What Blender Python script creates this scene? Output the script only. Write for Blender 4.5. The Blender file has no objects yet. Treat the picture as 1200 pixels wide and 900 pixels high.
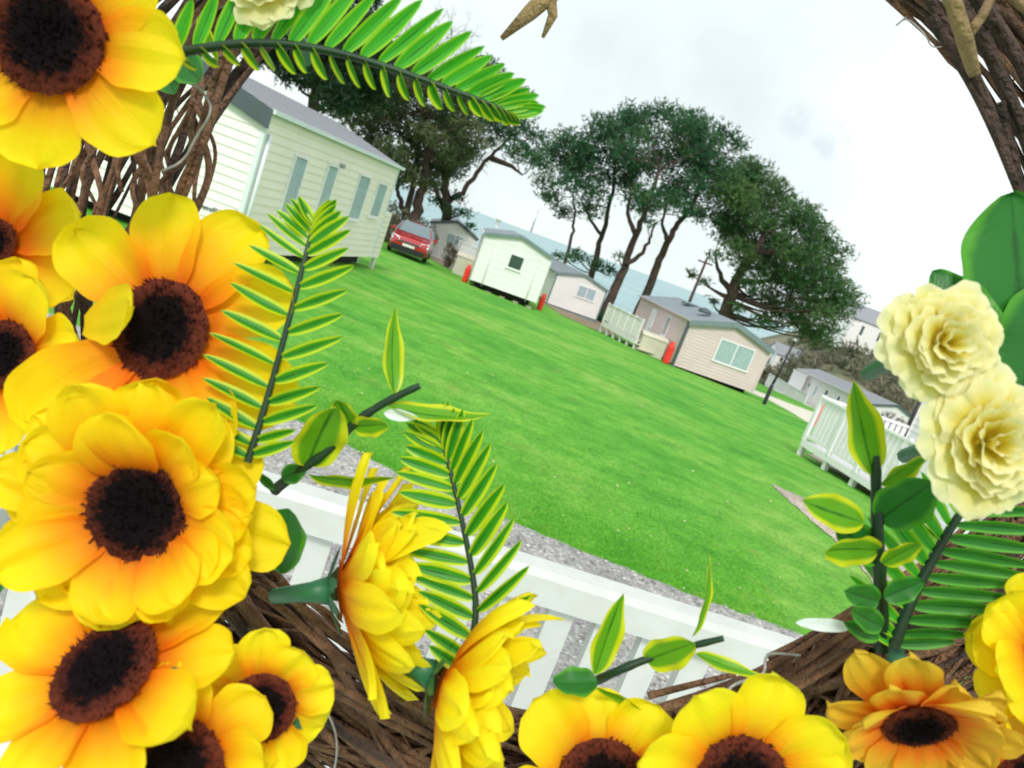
import bpy, math, random
from mathutils import Vector, Matrix, noise
R = random.Random(7)
sc = bpy.context.scene
col = sc.collection
PI = math.pi

# ------------------------------------------------------------------ camera
TH = math.radians(20.2); PITCH = math.atan(175.5/900); F = 900.0
CAM = Vector((0, 0, 2.35))
right0 = Vector((1, 0, 0))
FW = Vector((0, math.cos(PITCH), -math.sin(PITCH)))
down0 = Vector((0, -math.sin(PITCH), -math.cos(PITCH)))
RV = right0*math.cos(TH) - down0*math.sin(TH)
DV = right0*math.sin(TH) + down0*math.cos(TH)
UV_ = -DV
cam_d = bpy.data.cameras.new('camera'); cam = bpy.data.objects.new('camera', cam_d); col.objects.link(cam)
Mx = Matrix((( RV.x, UV_.x, -FW.x, CAM.x), (RV.y, UV_.y, -FW.y, CAM.y), (RV.z, UV_.z, -FW.z, CAM.z), (0, 0, 0, 1)))
cam.matrix_world = Mx
cam_d.lens = 27; cam_d.sensor_width = 36; cam_d.clip_start = .02; cam_d.clip_end = 60000
cam_d.dof.use_dof = True; cam_d.dof.focus_distance = .62; cam_d.dof.aperture_fstop = 17
sc.camera = cam

def ray(px, py): return RV*((px-600)/F) + DV*((py-450)/F) + FW
def PD(px, py, d): return CAM + ray(px, py)*d                     # a point at a measured depth
def PY(px, py, y):
    r = ray(px, py); return CAM + r*(y/r.y)
def PZ(px, py, z):
    r = ray(px, py); return CAM + r*((z-CAM.z)/r.z)
def cv(a, b, c): return RV*a + UV_*b - FW*c

def sstep(a, b, x):
    t = max(0, min(1, (x-a)/(b-a))); return t*t*(3-2*t)
def T(x, y):
    yy = min(y, 36)
    z = -0.12-.052*(yy-21.5)-.042*max(0, y-36)-.03*(x+5)
    k = .15
    z = -k*math.log(1+math.exp(min(50, -z/k)))
    z -= .05*max(0, x-18)
    return z
SEA = -27.0
def TF(x, y):                                                      # near land, far slope to the sea, hills on the right
    z = T(x, min(y, 75))
    q = x/max(y, 20)
    land = sstep(.20, .40, q)
    if y > 64:
        drop = (SEA-8-z)*sstep(66, 125, y)
        hill = -4*sstep(64, 110, y) + 33*sstep(130, 330, y)*(.75+.25*noise.noise(Vector((x*.01, y*.01, 3)))) + 16*sstep(330, 600, y)
        hill += 3.5*noise.noise(Vector((x*.03, y*.03, 0)))*sstep(75, 130, y)
        z = z + drop*(1-land) + hill*land
        if y > 700: z = z-(y-700)*.3
    if x < -30: z -= .02*(-30-x)
    return z
def PG(px, py):
    r = ray(px, py); t = 1.0
    while t < 400:
        p = CAM + r*t
        if p.z < T(p.x, p.y): return Vector((p.x, p.y, T(p.x, p.y)))
        t *= 1.002
    return p

# ------------------------------------------------------------------ materials
def srgb(r, g, b):
    f = lambda c: (c/255/12.92) if c/255 < .04045 else ((c/255+.055)/1.055)**2.4
    return (f(r), f(g), f(b), 1)
def newmat(name):
    m = bpy.data.materials.new(name); m.use_nodes = True
    nt = m.node_tree; b = nt.nodes['Principled BSDF']; return m, nt, b
def N(nt, t, **kw):
    n = nt.nodes.new(t)
    for k, v in kw.items():
        if k in n.inputs: n.inputs[k].default_value = v
        else: setattr(n, k, v)
    return n
def ramp(nt, stops, src=None):
    r = nt.nodes.new('ShaderNodeValToRGB'); e = r.color_ramp.elements
    while len(e) < len(stops): e.new(.5)
    for i, (p, c) in enumerate(stops): e[i].position = p; e[i].color = c if len(c) == 4 else (*c, 1)
    if src: nt.links.new(src, r.inputs[0])
    return r
def simple(name, c, c2=None, rough=.6, scale=6, bump=0, bscale=40, metal=0, spec=.4, mapscale=None):
    m, nt, b = newmat(name)
    b.inputs['Roughness'].default_value = rough; b.inputs['Metallic'].default_value = metal
    b.inputs['Specular IOR Level'].default_value = spec
    tc = N(nt, 'ShaderNodeTexCoord'); co = tc.outputs['Object']
    if mapscale:
        mp = N(nt, 'ShaderNodeMapping'); mp.inputs['Scale'].default_value = mapscale; nt.links.new(co, mp.inputs[0]); co = mp.outputs[0]
    n = N(nt, 'ShaderNodeTexNoise', Scale=scale, Detail=6.0, Roughness=.6); nt.links.new(co, n.inputs['Vector'])
    c = (*c[:3], 1); c2 = (*(c2 or tuple(x*.86 for x in c[:3]))[:3], 1)
    r = ramp(nt, [(.35, c2), (.65, c)], n.outputs['Fac']); nt.links.new(r.outputs[0], b.inputs['Base Color'])
    if bump:
        n2 = N(nt, 'ShaderNodeTexNoise', Scale=bscale, Detail=5.0); nt.links.new(co, n2.inputs['Vector'])
        bp = N(nt, 'ShaderNodeBump', Strength=bump); bp.inputs['Distance'].default_value = .02
        nt.links.new(n2.outputs['Fac'], bp.inputs['Height']); nt.links.new(bp.outputs[0], b.inputs['Normal'])
    return m
M = {}
def trans_mix(nt, b, colsock, fac):
    tr = N(nt, 'ShaderNodeBsdfTranslucent'); nt.links.new(colsock, tr.inputs[0])
    mx = N(nt, 'ShaderNodeMixShader'); mx.inputs[0].default_value = fac
    out = nt.nodes['Material Output']
    nt.links.new(b.outputs[0], mx.inputs[1]); nt.links.new(tr.outputs[0], mx.inputs[2]); nt.links.new(mx.outputs[0], out.inputs[0])

# grass
def grass_mat():
    m, nt, b = newmat('lawn_grass'); b.inputs['Roughness'].default_value = .85; b.inputs['Specular IOR Level'].default_value = .15
    g = N(nt, 'ShaderNodeNewGeometry'); P = g.outputs['Position']
    big = N(nt, 'ShaderNodeTexNoise', Scale=.35, Detail=4.0); nt.links.new(P, big.inputs['Vector'])
    mid = N(nt, 'ShaderNodeTexNoise', Scale=2.2, Detail=8.0, Roughness=.72); nt.links.new(P, mid.inputs['Vector'])
    fine = N(nt, 'ShaderNodeTexNoise', Scale=28, Detail=8.0, Roughness=.8); nt.links.new(P, fine.inputs['Vector'])
    a = ramp(nt, [(.3, (.065, .31, .03)), (.5, (.115, .385, .04)), (.72, (.20, .43, .07))], big.outputs['Fac'])
    c = ramp(nt, [(.32, (.38, .45, .38)), (.5, (1, 1, 1)), (.68, (1.9, 1.42, 1.5))], fine.outputs['Fac'])
    c2 = ramp(nt, [(.34, (.70, .80, .68)), (.5, (1, 1, 1)), (.66, (1.55, 1.18, 1.45))], mid.outputs['Fac'])
    m1 = N(nt, 'ShaderNodeMix', data_type='RGBA', blend_type='MULTIPLY'); m1.inputs[0].default_value = 1
    nt.links.new(a.outputs[0], m1.inputs[6]); nt.links.new(c.outputs[0], m1.inputs[7])
    m2 = N(nt, 'ShaderNodeMix', data_type='RGBA', blend_type='MULTIPLY'); m2.inputs[0].default_value = 1
    nt.links.new(m1.outputs[2], m2.inputs[6]); nt.links.new(c2.outputs[0], m2.inputs[7])
    # faint mowing bands
    mpw = N(nt, 'ShaderNodeMapping'); mpw.inputs['Rotation'].default_value = (0, 0, .35); nt.links.new(P, mpw.inputs[0])
    wv = N(nt, 'ShaderNodeTexWave', Scale=.28, Distortion=2.5, Detail=3.0); wv.bands_direction = 'Y'; nt.links.new(mpw.outputs[0], wv.inputs['Vector'])
    wvr = ramp(nt, [(.2, (.92, .95, .91)), (.8, (1.09, 1.03, 1.07))], wv.outputs['Fac'])
    mw = N(nt, 'ShaderNodeMix', data_type='RGBA', blend_type='MULTIPLY'); mw.inputs[0].default_value = 1
    nt.links.new(m2.outputs[2], mw.inputs[6]); nt.links.new(wvr.outputs[0], mw.inputs[7]); m2 = mw
    # bare, worn spots
    w = N(nt, 'ShaderNodeTexNoise', Scale=.9, Detail=5.0, Roughness=.6); nt.links.new(P, w.inputs['Vector'])
    wr = ramp(nt, [(.60, (0, 0, 0)), (.78, (.65, .65, .65))], w.outputs['Fac'])
    m3 = N(nt, 'ShaderNodeMix', data_type='RGBA'); nt.links.new(wr.outputs[0], m3.inputs[0])
    nt.links.new(m2.outputs[2], m3.inputs[6]); m3.inputs[7].default_value = (.30, .30, .10, 1)
    # beyond the park: scrub brown-green by distance (a different ground cover there)
    sep = N(nt, 'ShaderNodeSeparateXYZ'); nt.links.new(P, sep.inputs[0])
    mr = N(nt, 'ShaderNodeMapRange'); nt.links.new(sep.outputs[1], mr.inputs[0]); mr.inputs[1].default_value = 60; mr.inputs[2].default_value = 82
    sn = N(nt, 'ShaderNodeTexNoise', Scale=.05, Detail=10.0, Roughness=.72); nt.links.new(P, sn.inputs['Vector'])
    sr = ramp(nt, [(.33, (.05, .085, .04)), (.47, (.15, .15, .09)), (.58, (.27, .24, .17)), (.7, (.10, .14, .07))], sn.outputs['Fac'])
    m4 = N(nt, 'ShaderNodeMix', data_type='RGBA'); nt.links.new(mr.outputs[0], m4.inputs[0])
    nt.links.new(m3.outputs[2], m4.inputs[6]); nt.links.new(sr.outputs[0], m4.inputs[7])
    nt.links.new(m4.outputs[2], b.inputs['Base Color'])
    bp = N(nt, 'ShaderNodeBump', Strength=.7); bp.inputs['Distance'].default_value = .03
    nt.links.new(fine.outputs['Fac'], bp.inputs['Height']); nt.links.new(bp.outputs[0], b.inputs['Normal'])
    return m
def gravel_mat(name, base, lo, hi, sc_=45):
    m, nt, b = newmat(name); b.inputs['Roughness'].default_value = .85
    g = N(nt, 'ShaderNodeNewGeometry'); P = g.outputs['Position']
    v = N(nt, 'ShaderNodeTexVoronoi', Scale=sc_); nt.links.new(P, v.inputs['Vector'])
    sepc = N(nt, 'ShaderNodeSeparateColor'); nt.links.new(v.outputs['Color'], sepc.inputs[0])
    r = ramp(nt, [(0, lo), (.5, base), (.85, base), (1, hi)], sepc.outputs[0])
    n = N(nt, 'ShaderNodeTexNoise', Scale=1.6, Detail=6.0); nt.links.new(P, n.inputs['Vector'])
    r2 = ramp(nt, [(.35, (.75, .75, .75)), (.65, (1.15, 1.12, 1.08))], n.outputs['Fac'])
    mm = N(nt, 'ShaderNodeMix', data_type='RGBA', blend_type='MULTIPLY'); mm.inputs[0].default_value = 1
    nt.links.new(r.outputs[0], mm.inputs[6]); nt.links.new(r2.outputs[0], mm.inputs[7]); nt.links.new(mm.outputs[2], b.inputs['Base Color'])
    bp = N(nt, 'ShaderNodeBump', Strength=.9, invert=True); bp.inputs['Distance'].default_value = .012
    nt.links.new(v.outputs['Distance'], bp.inputs['Height']); nt.links.new(bp.outputs[0], b.inputs['Normal'])
    return m
def foliage_mat(name, a, b_, c, scale=.55, tr=.25):
    m, nt, b = newmat(name); b.inputs['Roughness'].default_value = .6; b.inputs['Specular IOR Level'].default_value = .2
    g = N(nt, 'ShaderNodeNewGeometry')
    n = N(nt, 'ShaderNodeTexNoise', Scale=scale, Detail=6.0, Roughness=.7); nt.links.new(g.outputs['Position'], n.inputs['Vector'])
    r = ramp(nt, [(.36, a), (.5, b_), (.64, c)], n.outputs['Fac']); nt.links.new(r.outputs[0], b.inputs['Base Color'])
    trans_mix(nt, b, r.outputs[0], tr); return m
def petal_mat(name, inner, mid, outer, rim):
    m, nt, b = newmat(name); b.inputs['Roughness'].default_value = .62; b.inputs['Specular IOR Level'].default_value = .25
    uv = N(nt, 'ShaderNodeUVMap'); sep = N(nt, 'ShaderNodeSeparateXYZ'); nt.links.new(uv.outputs[0], sep.inputs[0])
    g = N(nt, 'ShaderNodeTexCoord')
    n = N(nt, 'ShaderNodeTexNoise', Scale=38, Detail=4.0); nt.links.new(g.outputs['Object'], n.inputs['Vector'])
    ad = N(nt, 'ShaderNodeMath', operation='MULTIPLY_ADD'); nt.links.new(n.outputs['Fac'], ad.inputs[0]); ad.inputs[1].default_value = .34
    sb = N(nt, 'ShaderNodeMath', operation='SUBTRACT'); nt.links.new(sep.outputs[1], sb.inputs[0]); sb.inputs[1].default_value = .17
    nt.links.new(sb.outputs[0], ad.inputs[2])
    r = ramp(nt, [(0, inner), (.20, inner), (.44, mid), (.68, outer), (1, rim)], ad.outputs[0])
    nt.links.new(r.outputs[0], b.inputs['Base Color'])
    # woven fabric veins along the petal
    mp = N(nt, 'ShaderNodeMapping'); mp.inputs['Scale'].default_value = (11, 1.1, 1); nt.links.new(uv.outputs[0], mp.inputs[0])
    w = N(nt, 'ShaderNodeTexNoise', Scale=1.3, Detail=5.0, Roughness=.6); nt.links.new(mp.outputs[0], w.inputs['Vector'])
    n3 = N(nt, 'ShaderNodeTexNoise', Scale=420, Detail=3.0); nt.links.new(g.outputs['Object'], n3.inputs['Vector'])
    mxh = N(nt, 'ShaderNodeMath', operation='MULTIPLY_ADD'); nt.links.new(n3.outputs['Fac'], mxh.inputs[0]); mxh.inputs[1].default_value = .5; nt.links.new(w.outputs['Fac'], mxh.inputs[2])
    bp = N(nt, 'ShaderNodeBump', Strength=.55); bp.inputs['Distance'].default_value = .0010
    nt.links.new(mxh.outputs[0], bp.inputs['Height']); nt.links.new(bp.outputs[0], b.inputs['Normal'])
    trans_mix(nt, b, r.outputs[0], .42); return m
def leaf_mat(name, vein, body, edge, epos=.72, rough=.42):
    m, nt, b = newmat(name); b.inputs['Roughness'].default_value = rough; b.inputs['Specular IOR Level'].default_value = .35
    uv = N(nt, 'ShaderNodeUVMap'); sep = N(nt, 'ShaderNodeSeparateXYZ'); nt.links.new(uv.outputs[0], sep.inputs[0])
    g = N(nt, 'ShaderNodeTexCoord')
    n = N(nt, 'ShaderNodeTexNoise', Scale=60, Detail=4.0); nt.links.new(g.outputs['Object'], n.inputs['Vector'])
    s1 = N(nt, 'ShaderNodeMath', operation='MULTIPLY_ADD'); s1.inputs[1].default_value = 2; s1.inputs[2].default_value = -1; nt.links.new(sep.outputs[0], s1.inputs[0])
    ab = N(nt, 'ShaderNodeMath', operation='ABSOLUTE'); nt.links.new(s1.outputs[0], ab.inputs[0])
    mu = N(nt, 'ShaderNodeMath', operation='MULTIPLY_ADD'); nt.links.new(n.outputs['Fac'], mu.inputs[0]); mu.inputs[1].default_value = .35; nt.links.new(ab.outputs[0], mu.inputs[2])
    su = N(nt, 'ShaderNodeMath', operation='SUBTRACT'); nt.links.new(mu.outputs[0], su.inputs[0]); su.inputs[1].default_value = .17
    r = ramp(nt, [(0, vein), (.10, body), (max(.12, epos-.2), body), (epos, edge), (1, edge)], su.outputs[0])
    nt.links.new(r.outputs[0], b.inputs['Base Color'])
    mp = N(nt, 'ShaderNodeMapping'); mp.inputs['Scale'].default_value = (2, 10, 1); mp.inputs['Rotation'].default_value = (0, 0, .5); nt.links.new(uv.outputs[0], mp.inputs[0])
    w = N(nt, 'ShaderNodeTexWave', Scale=1.0, Distortion=1.0); nt.links.new(mp.outputs[0], w.inputs['Vector'])
    bp = N(nt, 'ShaderNodeBump', Strength=.10); bp.inputs['Distance'].default_value = .0008
    nt.links.new(w.outputs['Fac'], bp.inputs['Height']); nt.links.new(bp.outputs[0], b.inputs['Normal'])
    trans_mix(nt, b, r.outputs[0], .3); return m

M['grass'] = grass_mat()
M['gravel'] = gravel_mat('grey_gravel', (.37, .365, .365), (.22, .215, .21), (.66, .65, .64), 42)
M['pinkgravel'] = gravel_mat('pale_gravel', (.50, .42, .36), (.30, .24, .2), (.75, .68, .62), 30)
M['dirt'] = gravel_mat('bare_earth', (.30, .23, .15), (.16, .14, .08), (.42, .34, .25), 14)
M['concrete'] = simple('pale_concrete', (.72, .68, .58), (.60, .56, .47), .85, 3, .2, 30)
M['white'] = simple('white_upvc', (.86, .84, .86), (.81, .79, .82), .35, 3)
M['railwhite'] = simple('white_plastic_rail', (.60, .62, .60), (.52, .54, .51), .42, 7)
M['deck'] = simple('pale_deck_boards', (.74, .75, .74), (.62, .64, .64), .55, 4, .15, 60)
M['cream'] = simple('cream_cladding', (.93, .84, .77), (.89, .80, .73), .45, 1.2)
M['endwhite'] = simple('white_cladding', (.86, .83, .81), (.82, .79, .77), .45, 1.2)
M['mint'] = simple('pale_mint_cladding', (.83, .81, .83), (.79, .775, .79), .5, .8)
M['palegrey'] = simple('pale_grey_cladding', (.80, .765, .77), (.74, .71, .715), .5, .8)
M['beige'] = simple('pinkish_beige_cladding', (.70, .56, .555), (.64, .515, .51), .55, .8)
M['fasciadark'] = simple('dark_blue_grey_fascia', (.085, .11, .125), (.07, .09, .10), .5, 2)
M['fasciagrey'] = simple('grey_fascia', (.20, .26, .28), (.17, .22, .24), .5, 2)
M['roof'] = simple('grey_tile_roof', (.30, .31, .34), (.23, .24, .27), .6, 9, .35, 22, mapscale=(1, 3, 1))
M['roof2'] = simple('blue_grey_roof', (.27, .31, .34), (.2, .24, .27), .6, 5, .3, 12)
M['black'] = simple('black_metal', (.02, .022, .022), None, .4)
M['dark'] = simple('dark_underside', (.018, .02, .016), None, .9)
M['trim'] = simple('pale_blue_white_trim', (.74, .79, .82), (.70, .75, .78), .35, 2)
M['bark'] = simple('pine_bark', (.10, .065, .05), (.045, .032, .027), .9, 3, .6, 9)
M['red'] = simple('red_gas_paint', (.80, .045, .02), (.66, .03, .015), .35)
M['box'] = simple('cream_plastic_box', (.66, .62, .50), (.58, .55, .44), .6, 3)
M['wood'] = simple('weathered_wood', (.40, .36, .28), (.3, .27, .2), .8, 4)
M['steel'] = simple('grey_steel', (.45, .47, .48), None, .35, metal=.8)
m, nt, b = newmat('car_paint'); b.inputs['Base Color'].default_value = (.42, .008, .015, 1); b.inputs['Roughness'].default_value = .22; b.inputs['Coat Weight'].default_value = 1; b.inputs['Roughness'].default_value = .16; M['carred'] = m
m, nt, b = newmat('window_glass_dark'); b.inputs['Base Color'].default_value = (.045, .07, .07, 1); b.inputs['Roughness'].default_value = .08; b.inputs['Specular IOR Level'].default_value = .8; M['glassdark'] = m
m, nt, b = newmat('windscreen'); b.inputs['Base Color'].default_value = (.10, .16, .19, 1); b.inputs['Roughness'].default_value = .05; b.inputs['Specular IOR Level'].default_value = 1; b.inputs['Coat Weight'].default_value = 1; M['screen'] = m
m, nt, b = newmat('clear_pane')
tp = N(nt, 'ShaderNodeBsdfTransparent'); tp.inputs[0].default_value = (.88, .93, .94, 1); gl = N(nt, 'ShaderNodeBsdfGlossy', Roughness=.05)
mx = N(nt, 'ShaderNodeMixShader'); mx.inputs[0].default_value = .08
nt.links.new(tp.outputs[0], mx.inputs[1]); nt.links.new(gl.outputs[0], mx.inputs[2]); nt.links.new(mx.outputs[0], nt.nodes['Material Output'].inputs[0]); M['pane'] = m
M['curtain'] = simple('teal_grey_curtain', (.80, .78, .82), (.66, .68, .74), .8, 12)
M['twig'] = simple('brown_twig_bark', (.36, .19, .11), (.11, .055, .036), .7, 55, .8, 260)
M['twigdark'] = simple('dark_twig_bark', (.12, .07, .055), (.045, .028, .023), .75, 60, .8, 260)
M['twigtan'] = simple('tan_bare_twig', (.36, .25, .11), (.22, .14, .06), .6, 50, .6, 200)
M['wire'] = simple('grey_wire', (.42, .42, .42), (.25, .24, .22), .4, 60, metal=.3)
M['petal'] = petal_mat('yellow_petal_fabric', (.88, .20, .003), (.96, .46, .004), (.98, .71, .006), (.98, .82, .012))
M['petalb'] = petal_mat('bright_yellow_petal_fabric', (.92, .28, .003), (.98, .60, .005), (.99, .81, .008), (.99, .88, .02))
M['petalo'] = petal_mat('orange_petal_fabric', (.80, .15, .008), (.88, .27, .012), (.86, .48, .03), (.86, .60, .05))
M['rose'] = petal_mat('pale_yellow_rose_fabric', (.82, .66, .05), (.88, .78, .16), (.90, .84, .42), (.92, .89, .68))
M['leafy'] = leaf_mat('variegated_leaf_plastic', (.02, .16, .015), (.06, .36, .02), (.50, .62, .015), .85)
M['leafyel'] = leaf_mat('yellow_green_leaf_plastic', (.02, .16, .008), (.13, .38, .010), (.60, .66, .012), .78)
M['leafdark'] = leaf_mat('deep_green_leaf_plastic', (.012, .085, .012), (.022, .17, .02), (.08, .32, .02), .9)
M['leafolive'] = leaf_mat('olive_leaf_plastic', (.05, .07, .02), (.09, .11, .03), (.16, .18, .05), .9)
M['leafwhite_glint'] = leaf_mat('white_leaf_and_glint_plastic', (.75, .85, .80), (.80, .86, .86), (.85, .9, .9), .8)  # clear white leaf; the same white also paints a glint
M['fern'] = leaf_mat('fern_plastic', (.006, .07, .006), (.035, .27, .008), (.52, .66, .012), .68)
M['ferngreen'] = leaf_mat('deep_fern_plastic', (.008, .07, .012), (.025, .18, .02), (.10, .38, .03), .74)
M['fernlit'] = leaf_mat('lit_fern_plastic', (.008, .12, .01), (.05, .40, .012), (.30, .60, .02), .82)  # lit copy of the fern plastic, brightness put into its greens
M['stem'] = simple('dark_green_stem', (.010, .045, .016), (.006, .028, .011), .45, 40)
M['stemgreen'] = simple('green_stem', (.03, .17, .07), (.02, .12, .05), .45, 40)
M['pine'] = foliage_mat('pine_needles', (.024, .085, .04), (.042, .13, .055), (.09, .18, .07), .5)
M['pinewarm'] = foliage_mat('olive_needles', (.035, .075, .03), (.08, .115, .045), (.14, .15, .075), .4)
M['pinedark'] = foliage_mat('dark_conifer_needles', (.012, .036, .018), (.022, .055, .028), (.04, .07, .04), .5)
M['pineright'] = foliage_mat('green_pine_needles', (.035, .095, .032), (.065, .15, .05), (.13, .20, .07), .4)
M['baretwig'] = foliage_mat('bare_crown_twigs', (.16, .15, .11), (.22, .24, .16), (.26, .32, .2), .5)
M['scrub'] = foliage_mat('hazy_scrub_leaves', (.09, .12, .065), (.17, .17, .11), (.27, .24, .18), .12)  # brown-greys lightened by haze mixed into the leaf colour
M['shrubbrown'] = foliage_mat('brown_shrub_leaves', (.07, .06, .04), (.12, .10, .07), (.2, .16, .1), 2)

# seed head: brown-black centre with a reddish speckled rim
m, nt, b = newmat('seed_head_fibre'); b.inputs['Roughness'].default_value = .95; b.inputs['Specular IOR Level'].default_value = .05
uv = N(nt, 'ShaderNodeUVMap'); sep = N(nt, 'ShaderNodeSeparateXYZ'); nt.links.new(uv.outputs[0], sep.inputs[0])
tc = N(nt, 'ShaderNodeTexCoord'); n = N(nt, 'ShaderNodeTexNoise', Scale=330, Detail=3.0, Roughness=.7); nt.links.new(tc.outputs['Object'], n.inputs['Vector'])
ad = N(nt, 'ShaderNodeMath', operation='MULTIPLY_ADD'); nt.links.new(n.outputs['Fac'], ad.inputs[0]); ad.inputs[1].default_value = .7; nt.links.new(sep.outputs[1], ad.inputs[2])
r = ramp(nt, [(0, (.006, .005, .006)), (.90, (.007, .005, .006)), (1.0, (.05, .014, .01)), (1.0, (.05, .014, .01))], ad.outputs[0])
sb = N(nt, 'ShaderNodeMath', operation='SUBTRACT'); nt.links.new(ad.outputs[0], sb.inputs[0]); sb.inputs[1].default_value = .28
r = ramp(nt, [(0, (.006, .004, .005)), (.66, (.008, .005, .006)), (.76, (.05, .013, .009)), (.98, (.12, .028, .016))], sb.outputs[0])
nt.links.new(r.outputs[0], b.inputs['Base Color']); M['seed'] = m

# sea
m, nt, b = newmat('sea_water'); b.inputs['Base Color'].default_value = (.20, .36, .38, 1); b.inputs['Roughness'].default_value = .35
g = N(nt, 'ShaderNodeNewGeometry'); mp = N(nt, 'ShaderNodeMapping'); mp.inputs['Scale'].default_value = (.012, .004, 1); nt.links.new(g.outputs['Position'], mp.inputs[0])
n = N(nt, 'ShaderNodeTexNoise', Scale=1.0, Detail=8.0, Roughness=.65); nt.links.new(mp.outputs[0], n.inputs['Vector'])
r = ramp(nt, [(.3, (.14, .30, .33)), (.7, (.30, .45, .46))], n.outputs['Fac']); nt.links.new(r.outputs[0], b.inputs['Base Color'])
bp = N(nt, 'ShaderNodeBump', Strength=.4); bp.inputs['Distance'].default_value = 1.0
n2 = N(nt, 'ShaderNodeTexNoise', Scale=.25, Detail=6.0); nt.links.new(g.outputs['Position'], n2.inputs['Vector']); nt.links.new(n2.outputs['Fac'], bp.inputs['Height']); nt.links.new(bp.outputs[0], b.inputs['Normal'])
M['sea'] = m

# ------------------------------------------------------------------ mesh helpers
class MB:
    def __init__(s): s.v = []; s.f = []; s.uv = []; s.mi = []; s.sm = []
    def vert(s, p, uv=(0, 0)): s.v.append(Vector(p)); s.uv.append(uv); return len(s.v)-1
    def face(s, ids, mi=0, sm=False): s.f.append(tuple(ids)); s.mi.append(mi); s.sm.append(sm)
    def box(s, x0, y0, z0, x1, y1, z1, mi=0):
        i = len(s.v)
        for z in (z0, z1):
            for x, y in ((x0, y0), (x1, y0), (x1, y1), (x0, y1)): s.vert((x, y, z))
        for q in ((3, 2, 1, 0), (4, 5, 6, 7), (0, 1, 5, 4), (1, 2, 6, 5), (2, 3, 7, 6), (3, 0, 4, 7)): s.face([i+k for k in q], mi)
    def prism(s, prof, axis0, axis1, mi=0):                        # closed profile (list of Vector) swept from axis0 to axis1 offset
        n = len(prof); i = len(s.v)
        for off in (axis0, axis1):
            for p in prof: s.vert(Vector(p)+Vector(off))
        s.face([i+k for k in range(n)][::-1], mi); s.face([i+n+k for k in range(n)], mi)
        for k in range(n): s.face([i+k, i+(k+1) % n, i+n+(k+1) % n, i+n+k], mi)
    def beam(s, a, b, w, h, up=Vector((0, 0, 1)), mi=0):
        a = Vector(a); b = Vector(b); d = (b-a).normalized(); sd = d.cross(up).normalized(); u = sd.cross(d).normalized()
        pr = [sd*x*w/2 + u*y*h/2 for x, y in ((-1, -1), (1, -1), (1, 1), (-1, 1))]
        s.prism([p+a for p in pr], (0, 0, 0), b-a, mi)
    def tube(s, pts, rad, seg=8, mi=0, cap=True):
        pts = [Vector(p) for p in pts]; n = len(pts)
        if not isinstance(rad, (list, tuple)): rad = [rad]*n
        t = (pts[1]-pts[0]).normalized(); ref = Vector((0, 0, 1)) if abs(t.z) < .9 else Vector((1, 0, 0))
        u = t.cross(ref).normalized(); base = len(s.v)
        for k in range(n):
            t = (pts[min(k+1, n-1)]-pts[max(k-1, 0)])
            t = t.normalized() if t.length > 1e-9 else Vector((0, 0, 1))
            u = (u - t*u.dot(t)); u = u.normalized() if u.length > 1e-6 else t.orthogonal().normalized(); w = t.cross(u)
            for j in range(seg):
                a = 2*PI*j/seg; s.vert(pts[k] + (u*math.cos(a)+w*math.sin(a))*rad[k], (j/seg, k/(n-1)))
        for k in range(n-1):
            for j in range(seg):
                a = base+k*seg+j; b2 = base+k*seg+(j+1) % seg
                s.face((a, b2, b2+seg, a+seg), mi, True)
        if cap:
            s.face([base+j for j in range(seg)][::-1], mi); s.face([base+(n-1)*seg+j for j in range(seg)], mi)
    def lathe(s, prof, c=(0, 0, 0), seg=20, mi=0):
        c = Vector(c); base = len(s.v)
        for r_, z in prof:
            for j in range(seg): a = 2*PI*j/seg; s.vert(c+Vector((r_*math.cos(a), r_*math.sin(a), z)))
        for k in range(len(prof)-1):
            for j in range(seg):
                a = base+k*seg+j; b2 = base+k*seg+(j+1) % seg; s.face((a, b2, b2+seg, a+seg), mi, True)
        s.face([base+(len(prof)-1)*seg+j for j in range(seg)], mi)
    def grid(s, fn, nu, nv, mi=0):
        base = len(s.v)
        for j in range(nv+1):
            for i in range(nu+1):
                p, uv = fn(i/nu, j/nv); s.vert(p, uv)
        for j in range(nv):
            for i in range(nu):
                a = base+j*(nu+1)+i; s.face((a, a+1, a+nu+2, a+nu+1), mi, True)
    def build(s, name, mats, parent=None, origin=None):
        me = bpy.data.meshes.new(name)
        o0 = Vector(origin) if origin is not None else Vector((0, 0, 0))
        me.from_pydata([tuple(p-o0) for p in s.v], [], s.f)
        if not isinstance(mats, (list, tuple)): mats = [mats]
        for mt in mats: me.materials.append(mt)
        me.polygons.foreach_set('material_index', s.mi); me.polygons.foreach_set('use_smooth', s.sm)
        ul = me.uv_layers.new(name='UVMap')
        flat = []
        for l in me.loops: flat += list(s.uv[l.vertex_index])
        ul.data.foreach_set('uv', flat)
        me.update()
        o = bpy.data.objects.new(name, me); col.objects.link(o); o.location = o0
        if parent is not None:
            o.parent = parent
        return o
def empty(name, loc=(0, 0, 0), rz=0, parent=None):
    o = bpy.data.objects.new(name, None); col.objects.link(o); o.location = loc; o.rotation_euler = (0, 0, rz); o.empty_display_size = .2
    if parent is not None: o.parent = parent
    return o
def tag(o, label=None, cat=None, group=None, kind=None):
    for k, v in (('label', label), ('category', cat), ('group', group), ('kind', kind)):
        if v: o[k] = v
    return o

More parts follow.
